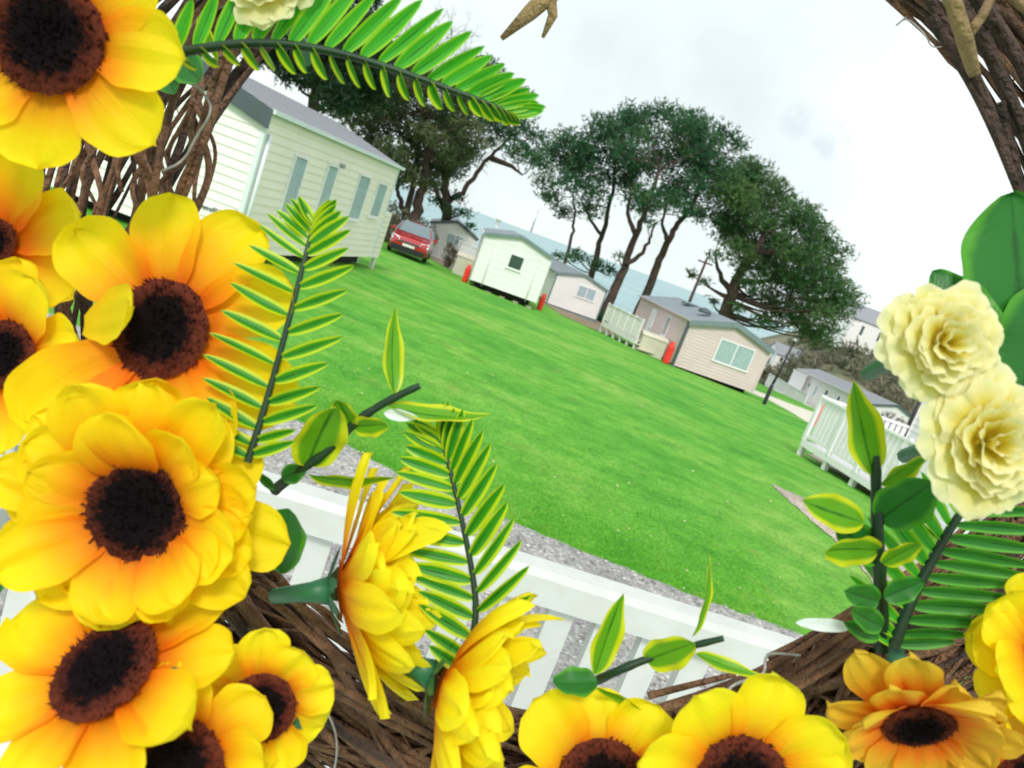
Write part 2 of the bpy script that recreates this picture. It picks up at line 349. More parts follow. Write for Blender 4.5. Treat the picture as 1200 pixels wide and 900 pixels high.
# ------------------------------------------------------------------ ground, sea
def nonuni(a, b, fine0, fine1, sf, grow=1.18):
    xs = [fine0]; x = fine0
    while x < fine1: x += sf; xs.append(x)
    st = sf
    while x < b: st *= grow; x += st; xs.append(x)
    x = fine0; st = sf; lo = []
    while x > a: st *= grow; x -= st; lo.append(x)
    return lo[::-1]+xs
xs = nonuni(-400, 900, -16, 30, .8, 1.12); ys = nonuni(-60, 1100, 2, 130, .9, 1.10)
mb = MB()
for y in ys:
    for x in xs: mb.vert((x, y, TF(x, y)))
nx = len(xs)
for j in range(len(ys)-1):
    for i in range(nx-1): a = j*nx+i; mb.face((a, a+1, a+nx+1, a+nx), 0, True)
tag(mb.build('ground', M['grass']), kind='structure')
mb = MB(); i = [mb.vert(p) for p in ((-40000, -500, SEA), (40000, -500, SEA), (40000, 45000, SEA), (-40000, 45000, SEA))]; mb.face(i)
tag(mb.build('sea', M['sea']), kind='structure')

def sheet(name, poly, mt, lift=.012, step=.25, jit=.05, seed=0):
    """a ground sheet following the terrain inside a polygon of (x,y), with slightly ragged edges"""
    rr = random.Random(seed); out = []
    n = len(poly)
    for k in range(n):
        a = Vector(poly[k]); b = Vector(poly[(k+1) % n]); m_ = max(1, int((b-a).length/step))
        for q in range(m_):
            p = a.lerp(b, q/m_); out.append((p.x+rr.uniform(-jit, jit), p.y+rr.uniform(-jit, jit)))
    import bmesh
    bm = bmesh.new(); vs = [bm.verts.new((x, y, 0)) for x, y in out]; f = bm.faces.new(vs)
    bmesh.ops.triangulate(bm, faces=[f])
    for _ in range(3):
        es = [e for e in bm.edges if e.calc_length() > .9]
        if not es: break
        bmesh.ops.subdivide_edges(bm, edges=es, cuts=1); bmesh.ops.triangulate(bm, faces=[f for f in bm.faces if len(f.verts) > 3])
    for v in bm.verts: v.co.z = T(v.co.x, v.co.y)+lift
    me = bpy.data.meshes.new(name); bm.normal_update()
    for f in bm.faces:
        if f.normal.z < 0: f.normal_flip()
    bm.to_mesh(me); bm.free(); me.materials.append(mt)
    o = bpy.data.objects.new(name, me); col.objects.link(o); tag(o, kind='structure'); return o
g1 = [PG(*q).xy for q in ((300, 475), (375, 505), (450, 548), (545, 590), (640, 630), (735, 668), (830, 706), (930, 742))]
sheet('gravel_path', [(-12, .2), (9, .2), (9, 6.05)] + [tuple(p) for p in g1[::-1]] + [(-12, 8.4)], M['gravel'], .01, .12, .035, 1)
sheet('gravel_path', [tuple(PG(*q).xy) for q in ((903, 567), (925, 577), (960, 592), (1000, 612), (1060, 640))] + [(7.4, 8.5), (6.5, 6.4)] + [tuple(PG(*q).xy) for q in ((1037, 706), (1012, 668), (985, 640), (950, 610), (925, 588))], M['pinkgravel'], .010, .12, .03, 2)
sheet('gravel_path', [tuple(PG(*q).xy) for q in ((945, 532), (962, 542), (985, 557), (1012, 575), (1045, 600))]+[(10, 13), (12, 13), (12, 20), (7.6, 18.9)], M['pinkgravel'], .012, .2, .06, 3)
pa = [tuple(PG(*q).xy) for q in ((878, 455), (902, 464), (930, 475), (964, 488))]; pb = [tuple(PG(*q).xy) for q in ((958, 503), (930, 485), (901, 469), (876, 459))]
sheet('footpath', pa + [(13.5, 30), (12.5, 26)] + pb, M['concrete'], .014, .5, .03, 4)
sheet('earth_strip', [tuple(PG(*q).xy) for q in ((636, 355), (660, 370), (690, 384), (722, 395), (730, 390), (712, 378), (675, 362), (645, 352))], M['dirt'], .014, .4, .12, 5)
sheet('earth_strip', [tuple(PG(*q).xy) for q in ((500, 300), (512, 308), (530, 318), (532, 310), (520, 302), (503, 295))], M['dirt'], .014, .4, .15, 6)

# fallen leaves and daisies scattered in the near lawn
mb = MB(); rr = random.Random(5)
for k in range(420):
    y = 6.5+ (rr.random()**1.6)*20; x = rr.uniform(-.5*y, .62*y)
    if x > 4 and y < 14: continue
    z = T(x, y)+.02; a = rr.uniform(0, 6.3); s_ = rr.uniform(.008, .022)
    ids = [mb.vert((x+s_*math.cos(a+q)*(1, .5)[i_ % 2], y+s_*math.sin(a+q), z+rr.uniform(0, .02))) for i_, q in enumerate((0, 1.6, 3.14, 4.7))]
    mb.face(ids)
tag(mb.build('fallen_leaves', simple('pale_dry_leaf', (.62, .58, .36), (.45, .36, .2), .8, 30)), 'tiny pale leaves and daisies scattered over the green lawn', 'leaf litter', kind='stuff')
# grass blades along the near lawn edge
mb = MB()
for k in range(26000):
    u = rr.random(); i_ = u*(len(g1)-1); a = int(i_); q = g1[a].lerp(g1[min(a+1, len(g1)-1)], i_-a)
    d = min(5, rr.expovariate(1.1))-.03
    x = q.x+rr.gauss(0, .05); y = q.y+d; z = T(x, y); h = rr.uniform(.012, .03)*(1.2 if d < .1 else 1); an = rr.uniform(0, 6.3); w = rr.uniform(.003, .006)
    lx, ly = rr.gauss(0, .014), rr.gauss(0, .014)
    i0 = [mb.vert((x-w*math.cos(an), y-w*math.sin(an), z)), mb.vert((x+w*math.cos(an), y+w*math.sin(an), z)), mb.vert((x+lx, y+ly, z+h))]
    mb.face(i0)
tag(mb.build('grass_blades', foliage_mat('grass_blade', (.11, .42, .03), (.17, .50, .045), (.28, .54, .08), 1.2, .3)), 'short green grass blades along the edge of the lawn', 'grass', kind='stuff')
# loose pebbles on the gravel
mb = MB()
for k in range(2600):
    x = rr.uniform(-3, 4.5); y = rr.uniform(2.0, 6.15); s_ = rr.uniform(.006, .02); z = .012
    q = [mb.vert((x+s_*math.cos(a)*rr.uniform(.7, 1.1), y+s_*math.sin(a)*rr.uniform(.7, 1.1), z)) for a in (0, 1.3, 2.5, 3.8, 5)]
    t_ = mb.vert((x, y, z+s_*.8)); [mb.face((q[i], q[(i+1) % 5], t_), 0 if k % 5 else 1, True) for i in range(5)]
tag(mb.build('pebbles', [simple('grey_pebble', (.30, .28, .28), (.14, .13, .13), .8, 9), simple('pale_pebble', (.68, .66, .62), (.5, .48, .45), .7, 9)]), 'loose grey and pale stones lying on the gravel path', 'gravel', kind='stuff')

# ------------------------------------------------------------------ own veranda
RA = PZ(330, 555, 1.65); RB = PZ(930, 745, 1.65)
dr = (RB-RA); dr.z = 0; dr.normalize(); pr = Vector((-dr.y, dr.x, 0))
ver = empty('veranda', (RA.x, RA.y, 0), math.atan2(dr.y, dr.x))
tag(ver, 'white plastic veranda balustrade with wide flat balusters and pale decking, nearest the viewer', 'veranda')
DZ = .80
mb = MB()
mb.prism([Vector((0, y, z)) for y, z in ((-.085, 1.568), (-.085, 1.634), (-.072, 1.65), (-.012, 1.65), (.0, 1.634), (.0, 1.568), (-.015, 1.562), (-.07, 1.562))][::-1], (-3.2, 0, 0), (3.4, 0, 0))
mb.build('handrail', M['railwhite'], ver)
mb = MB(); mb.box(-3.2, -.066, DZ+.08, 3.4, -.020, DZ+.14); mb.build('bottom_rail', M['railwhite'], ver)
bm_ = MB(); bm_.box(-.031, -.060, DZ+.142, .031, -.026, 1.562)
b0 = bm_.build('baluster', M['railwhite'], ver)
offs = -3.08
# phase measured from the photograph: a baluster under pixel x~680,y~720
ph = (PZ(668, 715, 1.5)-RA).dot(dr) % .117
k = 0; first = True
s_ = -3.1+ph
while s_ < 3.35:
    if first: o = b0; first = False
    else: o = b0.copy(); col.objects.link(o); o.parent = ver
    o.location = (s_, 0, 0); s_ += .117
mb = MB()
for k in range(22):
    y1 = .20-k*.145
    mb.prism([Vector((0, y, z)) for y, z in ((y1-.138, DZ-.03), (y1-.138, DZ-.004), (y1-.134, DZ), (y1-.100, DZ), (y1-.097, DZ-.004), (y1-.094, DZ), (y1-.050, DZ), (y1-.047, DZ-.004), (y1-.044, DZ), (y1-.004, DZ), (y1, DZ-.004), (y1, DZ-.03))], (-3.2, 0, 0), (3.4, 0, 0))
mb.build('deck_boards', M['deck'], ver)
mb = MB(); mb.box(-3.2, .202, DZ-.22, 3.4, .23, DZ); mb.box(-3.2, -2.9, DZ-.1, 3.4, .2, DZ-.032, 1)
for x in (-2.9, -1.4, .2, 1.8, 3.1): mb.box(x-.05, .08, -.02, x+.05, .18, DZ-.101)
mb.build('deck_frame', [M['railwhite'], M['dark']], ver)

# ------------------------------------------------------------------ caravans
def hitface(root_M, face, W, L, px, py):
    inv = root_M.inverted(); o = inv @ CAM; d = (inv.to_3x3() @ ray(px, py))
    if face == 'front': t = -o.y/d.y; p = o+d*t; return p.x, p.z
    if face == 'left': t = -o.x/d.x; p = o+d*t; return p.y, p.z
    if face == 'right': t = (W-o.x)/d.x; p = o+d*t; return p.y, p.z
def onface(face, W, L):                                           # (s, z, outward) -> local point
    if face == 'front': return lambda s, z, o: Vector((s, -o, z))
    if face == 'left': return lambda s, z, o: Vector((-o, s, z))
    if face == 'right': return lambda s, z, o: Vector((W+o, s, z))
def fbox(mb, fn, s0, s1, z0, z1, o0, o1, mi=0):
    a = [fn(s, z, o) for s, z, o in ((s0, z0, o0), (s1, z0, o0), (s1, z1, o0), (s0, z1, o0), (s0, z0, o1), (s1, z0, o1), (s1, z1, o1), (s0, z1, o1))]
    i = len(mb.v); [mb.vert(p) for p in a]
    for q in ((0, 1, 2, 3), (7, 6, 5, 4), (0, 4, 5, 1), (1, 5, 6, 2), (2, 6, 7, 3), (3, 7, 4, 0)): mb.face([i+k_ for k_ in q], mi)
def window(root, fn, s0, s1, z0, z1, n=1, style='curtain', fr=.055):
    if s0 > s1: s0, s1 = s1, s0
    if z0 > z1: z0, z1 = z1, z0
    mb = MB()
    fbox(mb, fn, s0, s1, z0, z0+fr, .0, .055); fbox(mb, fn, s0, s1, z1-fr, z1, .0, .055)
    fbox(mb, fn, s0, s0+fr, z0+fr+.001, z1-fr-.001, .0, .053); fbox(mb, fn, s1-fr, s1, z0+fr+.001, z1-fr-.001, .0, .053)
    fbox(mb, fn, s0-.03, s1+.03, z0-.035, z0-.002, .0, .075)
    ws = (s1-s0-2*fr)/n
    for k in range(1, n): c = s0+fr+ws*k; fbox(mb, fn, c-fr*.5, c+fr*.5, z0+fr+.001, z1-fr-.001, .0, .05)
    fbox(mb, fn, s0+.01, s1-.01, z0+.01, z1-.01, .0, .021, 1)
    w = mb.build('window', [M['white'], M['dark']], root)
    for k in range(n):
        a = s0+fr+ws*k+(fr*.5 if k else 0); b = s0+fr+ws*(k+1)-(fr*.5 if k < n-1 else 0)
        if style == 'dark':
            mb = MB(); fbox(mb, fn, a, b, z0+fr, z1-fr, .022, .034); mb.build('pane', M['glassdark'], w)
        else:
            mb = MB()
            nn = max(8, int((b-a)/.02)); i0 = len(mb.v)
            for q in range(nn+1):
                s = a+(b-a)*q/nn; o_ = .034+.011*math.sin(q*.8)
                mb.vert(fn(s, z0+fr+.01, o_)); mb.vert(fn(s, z1-fr-.01, o_))
            for q in range(nn):
                gap = style == 'gap' and abs(q/nn-.5) < .24
                if not gap: mb.face((i0+2*q, i0+2*q+2, i0+2*q+3, i0+2*q+1), 0, True)
            mb.build('curtain', M['curtain'], w)
            mb = MB(); fbox(mb, fn, a, b, z0+fr, z1-fr, .047, .052); mb.build('pane', M['pane'], w)
    return w
def siding(mb, fn, s0, s1, z0, zt, step, lip, top=None):
    z = z0
    while z < zt-.001:
        z2 = min(z+step, zt)
        if top: a0, b0_ = top(z, s0, s1); a1, b1 = top(z2, s0, s1)
        else: a0, b0_, a1, b1 = s0, s1, s0, s1
        if b1-a1 < .01: a1 = b1 = (a0+b0_)/2
        i = len(mb.v)
        for s, zz, o_ in ((a0, z, .002), (b0_, z, .002), (b0_, z, lip), (a0, z, lip), (b1, z2, .002), (a1, z2, .002)): mb.vert(fn(s, zz, o_))
        mb.face((i, i+1, i+2, i+3)); mb.face((i+3, i+2, i+4, i+5)); z = z2
def caravan(name, label, FLxy, ang, W, L, zb, H, rise, wallm, sidem, roofm, fasciam, windows, cat='static caravan', step=.16, lip=.02, fascia_h=.14, skirt=None, over=.12, cornerm=None, plinth=None, extra=None):
    root = empty(name, (FLxy[0], FLxy[1], zb), ang); tag(root, label, cat, 'static caravans on the grass')
    bpy.context.view_layer.update(); RM = Matrix.Translation((FLxy[0], FLxy[1], zb)) @ Matrix.Rotation(ang, 4, 'Z')
    fns = {f: onface(f, W, L) for f in ('front', 'left', 'right')}
    # walls
    mb = MB(); mb.prism([Vector((0, 0, 0)), Vector((W, 0, 0)), Vector((W, 0, H)), Vector((W/2, 0, H+rise)), Vector((0, 0, H))], (0, 0, 0), (0, L, 0), 2)
    def gtop(z, s0, s1):
        if z <= H: return s0, s1
        t = (z-H)/rise*W/2; return s0+t, s1-t
    siding(mb, fns['front'], 0, W, 0, H+rise-.02, step, lip, gtop)
    n0 = len(mb.mi)
    siding(mb, fns['left'], 0, L, 0, H, step, lip); siding(mb, fns['right'], 0, L, 0, H, step, lip)
    for k in range(n0, len(mb.mi)): mb.mi[k] = 1
    mb.build('wall', [wallm, sidem, sidem], root)
    # corner trims
    cm = cornerm or M['white']; cw = .09
    for (xa, ya) in ((-.032, -.032), (W-cw+.032, -.032), (-.032, L-cw+.032), (W-cw+.032, L-cw+.032)):
        mb = MB(); mb.box(xa, ya, -.01, xa+cw, ya+cw, H-.01); mb.build('corner_trim', cm, root)
    # roof with overhang
    sl = rise/(W/2); ov = over; th = .07
    mb = MB()
    pro = [Vector((-ov, 0, H-sl*ov)), Vector((W/2, 0, H+rise)), Vector((W+ov, 0, H-sl*ov))]
    up = [p+Vector((0, 0, th)) for p in pro]
    mb.prism([pro[0], pro[1], pro[2], up[2], up[1], up[0]], (0, -ov, .004), (0, L+ov, .004))
    # tile courses as battens across the slope
    if roofm is M['roof']:
        for k in range(1, 9):
            for sg in (-1, 1):
                t = k/9; x = W/2+sg*(W/2+ov)*t; z = H+rise+th-sl*abs(x-W/2)
                mb.box(x-.012, -ov, z-.02, x+.012, L+ov, z+.012)
    rf = mb.build('roof', roofm, root)
    mb = MB()
    for sg in (-1, 1):
        a = Vector((W/2, -ov-.012, H+rise+th-.03)); b = Vector((W/2+sg*(W/2+ov), -ov-.012, H-sl*ov+th-.03))
        q = [a+Vector((0, 0, .035)), b+Vector((0, 0, .035)), b-Vector((0, 0, fascia_h)), a-Vector((0, 0, fascia_h))]
        i = len(mb.v)
        for p in q: mb.vert(p)
        for p in q: mb.vert(p+Vector((0, -.022, 0)))
        for f in ((0, 1, 2, 3), (7, 6, 5, 4), (0, 4, 5, 1), (1, 5, 6, 2), (2, 6, 7, 3), (3, 7, 4, 0)): mb.face([i+k for k in f])
    mb.build('fascia', fasciam, root)
    for sg, x in ((-1, -ov-.05), (1, W+ov)):
        mb = MB(); z = H-sl*ov+.01
        mb.prism([Vector((x, 0, z)), Vector((x+.05, 0, z)), Vector((x+.05, 0, z+.075)), Vector((x-.012, 0, z+.075)), Vector((x-.012, 0, z+.055))], (0, -ov, 0), (0, L+ov, 0))
        mb.build('gutter', cm, root)
    # chassis and skirt
    gz = lambda x, y: T(*(RM @ Vector((x, y, 0))).xy)-zb
    low = min(gz(0, 0), gz(W, 0), gz(0, L), gz(W, L))
    mb = MB()
    if skirt:
        mb.box(.02, .02, low-.1, W-.02, L-.02, -.004); mb.build('skirt', skirt, root)
    else:
        mb.box(.25, .35, -.26, W-.25, L-.3, -.004)
        for x in (.5, W-.6):
            for y in (.5, L*.33, L*.66, L-.7): mb.box(x, y, low-.1, x+.2, y+.3, -.262)
        mb.build('chassis', M['dark'], root)
    for w in windows:
        face, tl, br, n, style = w[:5]
        if w[5:] and w[5] == 'abs': s0, z1 = tl; s1, z0 = br
        else:
            s0, z1 = hitface(RM, face, W, L, *tl); s1, z0 = hitface(RM, face, W, L, *br)
        window(root, fns[face], s0, s1, z0, z1, n, style)
    return root, RM, fns

def frame_from_px(bl, y, ang, eaveL, apex, eaveR):
    """measure a gable front from its corners in the photograph: position, width and heights"""
    p = PY(*bl, y); RM = Matrix.Translation(p) @ Matrix.Rotation(ang, 4, 'Z')
    sL, zL = hitface(RM, 'front', 1, 1, *eaveL); sA, zA = hitface(RM, 'front', 1, 1, *apex); sR, zR = hitface(RM, 'front', 1, 1, *eaveR)
    print('frame', p, 'sL %.2f zL %.2f sA %.2f zA %.2f sR %.2f zR %.2f ground %.2f' % (sL, zL, sA, zA, sR, zR, T(p.x, p.y)))
    return p, sL, zL, zA, sR, zR

# C0 large cream caravan, side towards us on the right
ang0 = math.atan2(-.064, .998); W0 = 4.0; ex = Vector((math.cos(ang0), math.sin(ang0)))
FL0 = Vector((-5.49, 13.46))-ex*W0
C0, RM0, F0 = caravan('static_caravan', 'big cream caravan with four tall side windows at the left edge of the lawn', FL0, ang0, W0, 8.15, .17, 2.55, .52, M['endwhite'], M['cream'], M['roof'], M['fasciadark'],
    [('right', (345, 179), (338, 259), 1, 'curtain'), ('right', (384, 190), (379, 250), 1, 'curtain'), ('right', (421, 202), (418, 258), 1, 'curtain'), ('right', (443, 212), (441, 255), 1, 'curtain')],
    fascia_h=.30, cornerm=M['trim'], over=.10)
# porch box at the far end, downpipe, lamp, badge
mb = MB()
for k in range(9): mb.box(W0-2.2, 8.19, -.02+k*.15, W0+.04, 8.75, -.02+k*.15+.14)
mb.build('end_porch', M['cream'], C0)
mb = MB(); mb.box(W0-.1, 8.62, -.45, W0, 8.74, -.025); mb.box(W0-.6, 8.62, -.45, W0-.48, 8.74, -.025); mb.build('porch_frame', M['white'], C0)
mb = MB(); mb.tube([(W0+.06, .12, 2.2), (W0+.06, .12, -.3)], .035, 8); mb.build('downpipe', M['trim'], C0)
s, z = hitface(RM0, 'right', W0, 8, 398, 194)
mb = MB(); mb.box(W0+.02, s-.05, z-.04, W0+.12, s+.05, z+.06); mb.build('outside_light', M['steel'], C0)
mb = MB()
s, z = hitface(RM0, 'front', W0, 8, 222, 243); s2, z2 = hitface(RM0, 'front', W0, 8, 258, 252)
x = s; rr = random.Random(3)
while x < s2:
    w = .035; h = .06 if x < s2-.16 else .09
    for q in rr.sample(range(4), 3):
        if q == 0: mb.box(x, -.036, z2-.0, x+.009, -.026, z2+h)
        if q == 1: mb.box(x, -.036, z2+h*.45, x+w*.8, -.026, z2+h*.45+.011)
        if q == 2: mb.box(x, -.036, z2+h-.011, x+w*.8, -.026, z2+h)
        if q == 3: mb.box(x+w*.7, -.036, z2, x+w*.7+.009, -.026, z2+h)
    x += .055
mb.build('badge', M['fasciadark'], C0)
mb = MB(); mb.tube([F0['front'](2.75+.22*math.sin(t)*-1, 2.38-.11*math.cos(t)-.12*math.sin(t), .035) for t in [i*.35 for i in range(19)]], .007, 6); mb.build('hanging_cable', M['white'], C0)

def std(name, label, bl, y, ang, eL, ap, eR, L, wm, sm, rm, fm, wins, up=0, **kw):
    p, sL, zL, zA, sR, zR = frame_from_px(bl, y, ang, eL, ap, eR)
    p = p+Vector((0, 0, up)); zL -= up; zR -= up; zA -= up
    z_e = (zL+zR)/2
    return caravan(name, label, p.xy, ang, kw.pop('W', sR), L, p.z, z_e, max(.35, zA-z_e), wm, sm, rm, fm, wins, **kw) + (sR,)
C4, RM4, F4, W4 = std('static_caravan', 'pinkish beige caravan with wide front window and grey roof, lamp post to its right', (790, 428), 36.3, .17, (811, 377), (866, 380), (904, 409), 9.0,
    M['beige'], M['beige'], M['roof2'], M['fasciagrey'], [('front', (845, 396), (875, 436), 2, 'curtain'), ('left', (784, 370), (779, 395), 2, 'dark')], cornerm=M['beige'], fascia_h=.22, over=.16)
C2, RM2, F2, W2 = std('static_caravan', 'pale mint caravan with one small dark square window and black gap beneath', (550.7, 330), 35.5, .12, (571.3, 274), (615.3, 279), (647, 302.5), 9.0,
    M['mint'], M['mint'], M['roof2'], M['fasciagrey'], [('front', (599, 296), (610, 319), 1, 'dark')], cornerm=M['mint'], fascia_h=.10, step=.3, lip=.012, up=.10)
C3, RM3, F3, W3 = std('static_caravan', 'pale grey caravan with small twin window standing before the middle pines', (640.5, 354.5), 49.4, .2, (653, 319), (687.3, 323), (711.5, 341), 9.0,
    M['palegrey'], M['palegrey'], M['roof2'], M['fasciagrey'], [('front', (679, 333), (695, 354), 2, 'curtain')], cornerm=M['fasciagrey'], fascia_h=.10, skirt=M['fasciagrey'])
C1, RM1, F1, W1 = std('static_caravan', 'pale grey caravan with twin window beside the red car', (494, 298.5), 51.4, .15, (498, 257), (531.5, 258), (559, 280), 9.0,
    M['palegrey'], M['palegrey'], M['roof2'], M['fasciadark'], [('front', (525, 272), (540, 291), 2, 'curtain')], cornerm=M['palegrey'], fascia_h=.12, skirt=M['wood'])
# C5 distant lower caravan
p5 = PY(1022, 474, 60); z5 = T(p5.x, 60)
C5, RM5, F5 = caravan('static_caravan', 'long pale caravan with slate roof and white veranda in the dip on the right', (p5.x, 60), .17, 4.0, 12.5, p5.z-2.5, 2.5, .6, M['palegrey'], M['palegrey'], M['roof'], M['fasciadark'],
    [('left', (4.2, 2.0), (4.7, .9), 1, 'dark', 'abs'), ('left', (6.2, 2.0), (6.8, .7), 1, 'dark', 'abs'), ('left', (8.0, 2.0), (8.5, .9), 1, 'curtain', 'abs'), ('left', (9.4, 1.9), (9.8, 1.4), 1, 'dark', 'abs'), ('front', (1.4, 2.0), (2.6, 1.1), 2, 'curtain', 'abs')],
    skirt=M['palegrey'])
# C6 lodge on the right
e6 = Vector((10.45-9.55, 13.6-19.0, 0)); e6.normalize()
ang6 = math.atan2(e6.y, e6.x)
root6 = empty('static_caravan', (9.55, 19.0, -.1), ang6+PI/2); tag(root6, 'white clad caravan with black downpipe behind the nearer veranda on the right', 'static caravan', 'static caravans on the grass')
# local frame: y- axis runs towards the viewer; build simply
RM6 = Matrix.Translation((9.55, 19.0, -.1)) @ Matrix.Rotation(ang6+PI/2, 4, 'Z')
mb = MB(); mb.prism([Vector((0, 0, 0)), Vector((4, 0, 0)), Vector((4, 0, 2.35)), Vector((2, 0, 2.9)), Vector((0, 0, 2.35))], (0, -8, 0), (0, 0, 0))
siding(mb, lambda s, z, o: Vector((-o, s, z)), -8, 0, 0, 2.35, .16, .02)
mb.build('wall', M['white'], root6)
mb = MB(); mb.prism([Vector((-.12, 0, 2.32)), Vector((2, 0, 2.91)), Vector((4.12, 0, 2.32)), Vector((4.12, 0, 2.4)), Vector((2, 0, 2.99)), Vector((-.12, 0, 2.4))], (0, -8.1, 0), (0, .1, 0)); mb.build('roof', M['roof'], root6)
mb = MB(); mb.box(-.055, -.10, -.02, .03, .03, 2.33); mb.build('corner_trim', M['white'], root6)
s6 = hitface(RM6, 'left', 4, 8, 1070, 495)[0]
mb = MB(); mb.tube([(-.07, s6, 2.3), (-.07, s6, -.1)], .05, 8); mb.build('downpipe', M['black'], root6)
mb = MB(); mb.box(.05, -7.95, -.6, 3.95, -.05, -.003); mb.build('skirt', M['palegrey'], root6)
window(root6, lambda s, z, o: Vector((-o, s, z)), -2.9, -1.9, .9, 2.0, 1, 'dark')
mb = MB(); mb.box(-.06, -5.4, .05, -.025, -4.5, 2.1); dd = mb.build('door', M['white'], root6)
mb = MB(); mb.box(-.09, -4.65, 1.0, -.061, -4.6, 1.15); mb.build('handle', M['steel'], dd)

# C4 door, roof dome, dish; C2 mast and drain pipes
s0, z1 = hitface(RM4, 'left', W4, 9, 768, 362); s1, z0 = hitface(RM4, 'left', W4, 9, 756, 398)
sc4 = (s0+s1)/2
mb = MB(); fbox(mb, F4['left'], sc4-.42, sc4+.42, z0, z1, .0, .05); d_ = mb.build('door', M['white'], C4)
mb = MB(); fbox(mb, F4['left'], sc4-.25, sc4+.2, z1-.9, z1-.2, .05, .06); mb.build('pane', M['curtain'], d_)
mb = MB(); fbox(mb, F4['left'], sc4-.38, sc4-.33, z1-1.15, z1-1.0, .05, .09); mb.build('handle', M['steel'], d_)
mb = MB(); mb.box(-.17, -.06, -.05, -.034, .06, 2.2); mb.build('downpipe', M['fasciadark'], C4)
mb = MB(); rise4 = .6
mb.lathe([(.30, 0), (.33, .05), (.33, .1), (.28, .17), (.16, .24), (.04, .27)], (1.05, 1.7, 2.72)); mb.build('roof_vent', M['fasciadark'], C4)
mb = MB(); mb.box(1.2, 5.0, 2.72, 1.9, 5.8, 2.86); mb.build('skylight', M['glassdark'], C4)
def mast(root, x, y, z, h, r=.035, name='roof_mast', m_=None): mb = MB(); mb.tube([(x, y, z), (x, y, z+h)], [r, r*.5], 8); mb.build(name, m_ or M['steel'], root)
mast(C2, W2*.62, 1.5, 2.95, 1.1)
mb = MB(); mb.lathe([(.09, 0), (.09, .35), (.13, .36), (.13, .45), (.02, .5)], (.35, .8, 2.6)); mb.build('flue', M['white'], C2)
for px in (.55, W2-.5):
    mb = MB(); mb.tube([(px, -.04, 2.0), (px, -.04, -.1)], .022, 6); mb.build('drain_pipe', M['palegrey'], C2)
mb = MB()
for k in range(5): mb.box(.15+k*(W2-.5)/4, .1, T(-2, 36)-RM2.translation.z-.2, .4+k*(W2-.5)/4, .4, -.27)
mb.build('support_block', M['wood'], C2)

# ------------------------------------------------------------------ small things by the caravans
def gas(px, py, y, label, s=1.0):
    p = PY(px, py, y); z = T(p.x, y)
    o = empty('gas_bottle', (p.x, y, z)); tag(o, label, 'gas bottle', 'red gas bottles beside the caravans')
    mb = MB(); mb.lathe([(.16*s, 0), (.19*s, .02), (.19*s, .10*s), (.185*s, .12*s), (.19*s, .8*s), (.17*s, .92*s), (.10*s, 1.0*s), (.05*s, 1.02*s)]); mb.build('bottle', M['red'], o)
    mb = MB(); mb.lathe([(.12*s, .96*s), (.12*s, 1.12*s), (.105*s, 1.12*s), (.105*s, .97*s)]); mb.build('collar', M['red'], o)
    mb = MB(); mb.lathe([(.03, 1.0*s), (.03, 1.08*s), (.045, 1.09*s), (.01, 1.11*s)]); mb.build('valve', M['steel'], o)
    return o
gas(780, 424, 36.0, 'red gas bottle between the cream box and the beige caravan', .95)
gas(544, 330, 36.5, 'red gas bottle at the left corner of the mint caravan', .75)
gas(636, 351, 38.5, 'red gas bottle at the right corner of the mint caravan', .75)
def sbox(px, py, y, w, d, h, ang, label):
    p = PY(px, py, y); z = T(p.x, y); o = empty('storage_box', (p.x, y, z), ang); tag(o, label, 'storage box')
    mb = MB(); mb.prism([Vector((0, 0, -.05)), Vector((w, 0, -.05)), Vector((w, 0, h*.82)), Vector((0, 0, h*.82))], (0, 0, 0), (0, d, 0))
    for k in range(1, 6): mb.box(w*k/6-.015, -.012, .02, w*k/6+.015, -.001, h*.76)
    mb.build('body', M['box'], o)
    mb = MB(); mb.prism([Vector((-.04, -.04, h*.82+.003)), Vector((-.04, d+.03, h*.82+.003)), Vector((-.04, d+.03, h)), Vector((-.04, d*.45, h)), Vector((-.04, -.04, h*.87))], (0, 0, 0), (w+.08, 0, 0)); mb.build('lid', M['box'], o)
    return o
sbox(747, 411, 37.4, 1.25, .8, 1.0, .1, 'cream storage box beside the steps of the beige caravan')
sbox(528, 324, 41.0, 1.3, .9, 1.15, .1, 'cream storage box left of the mint caravan')
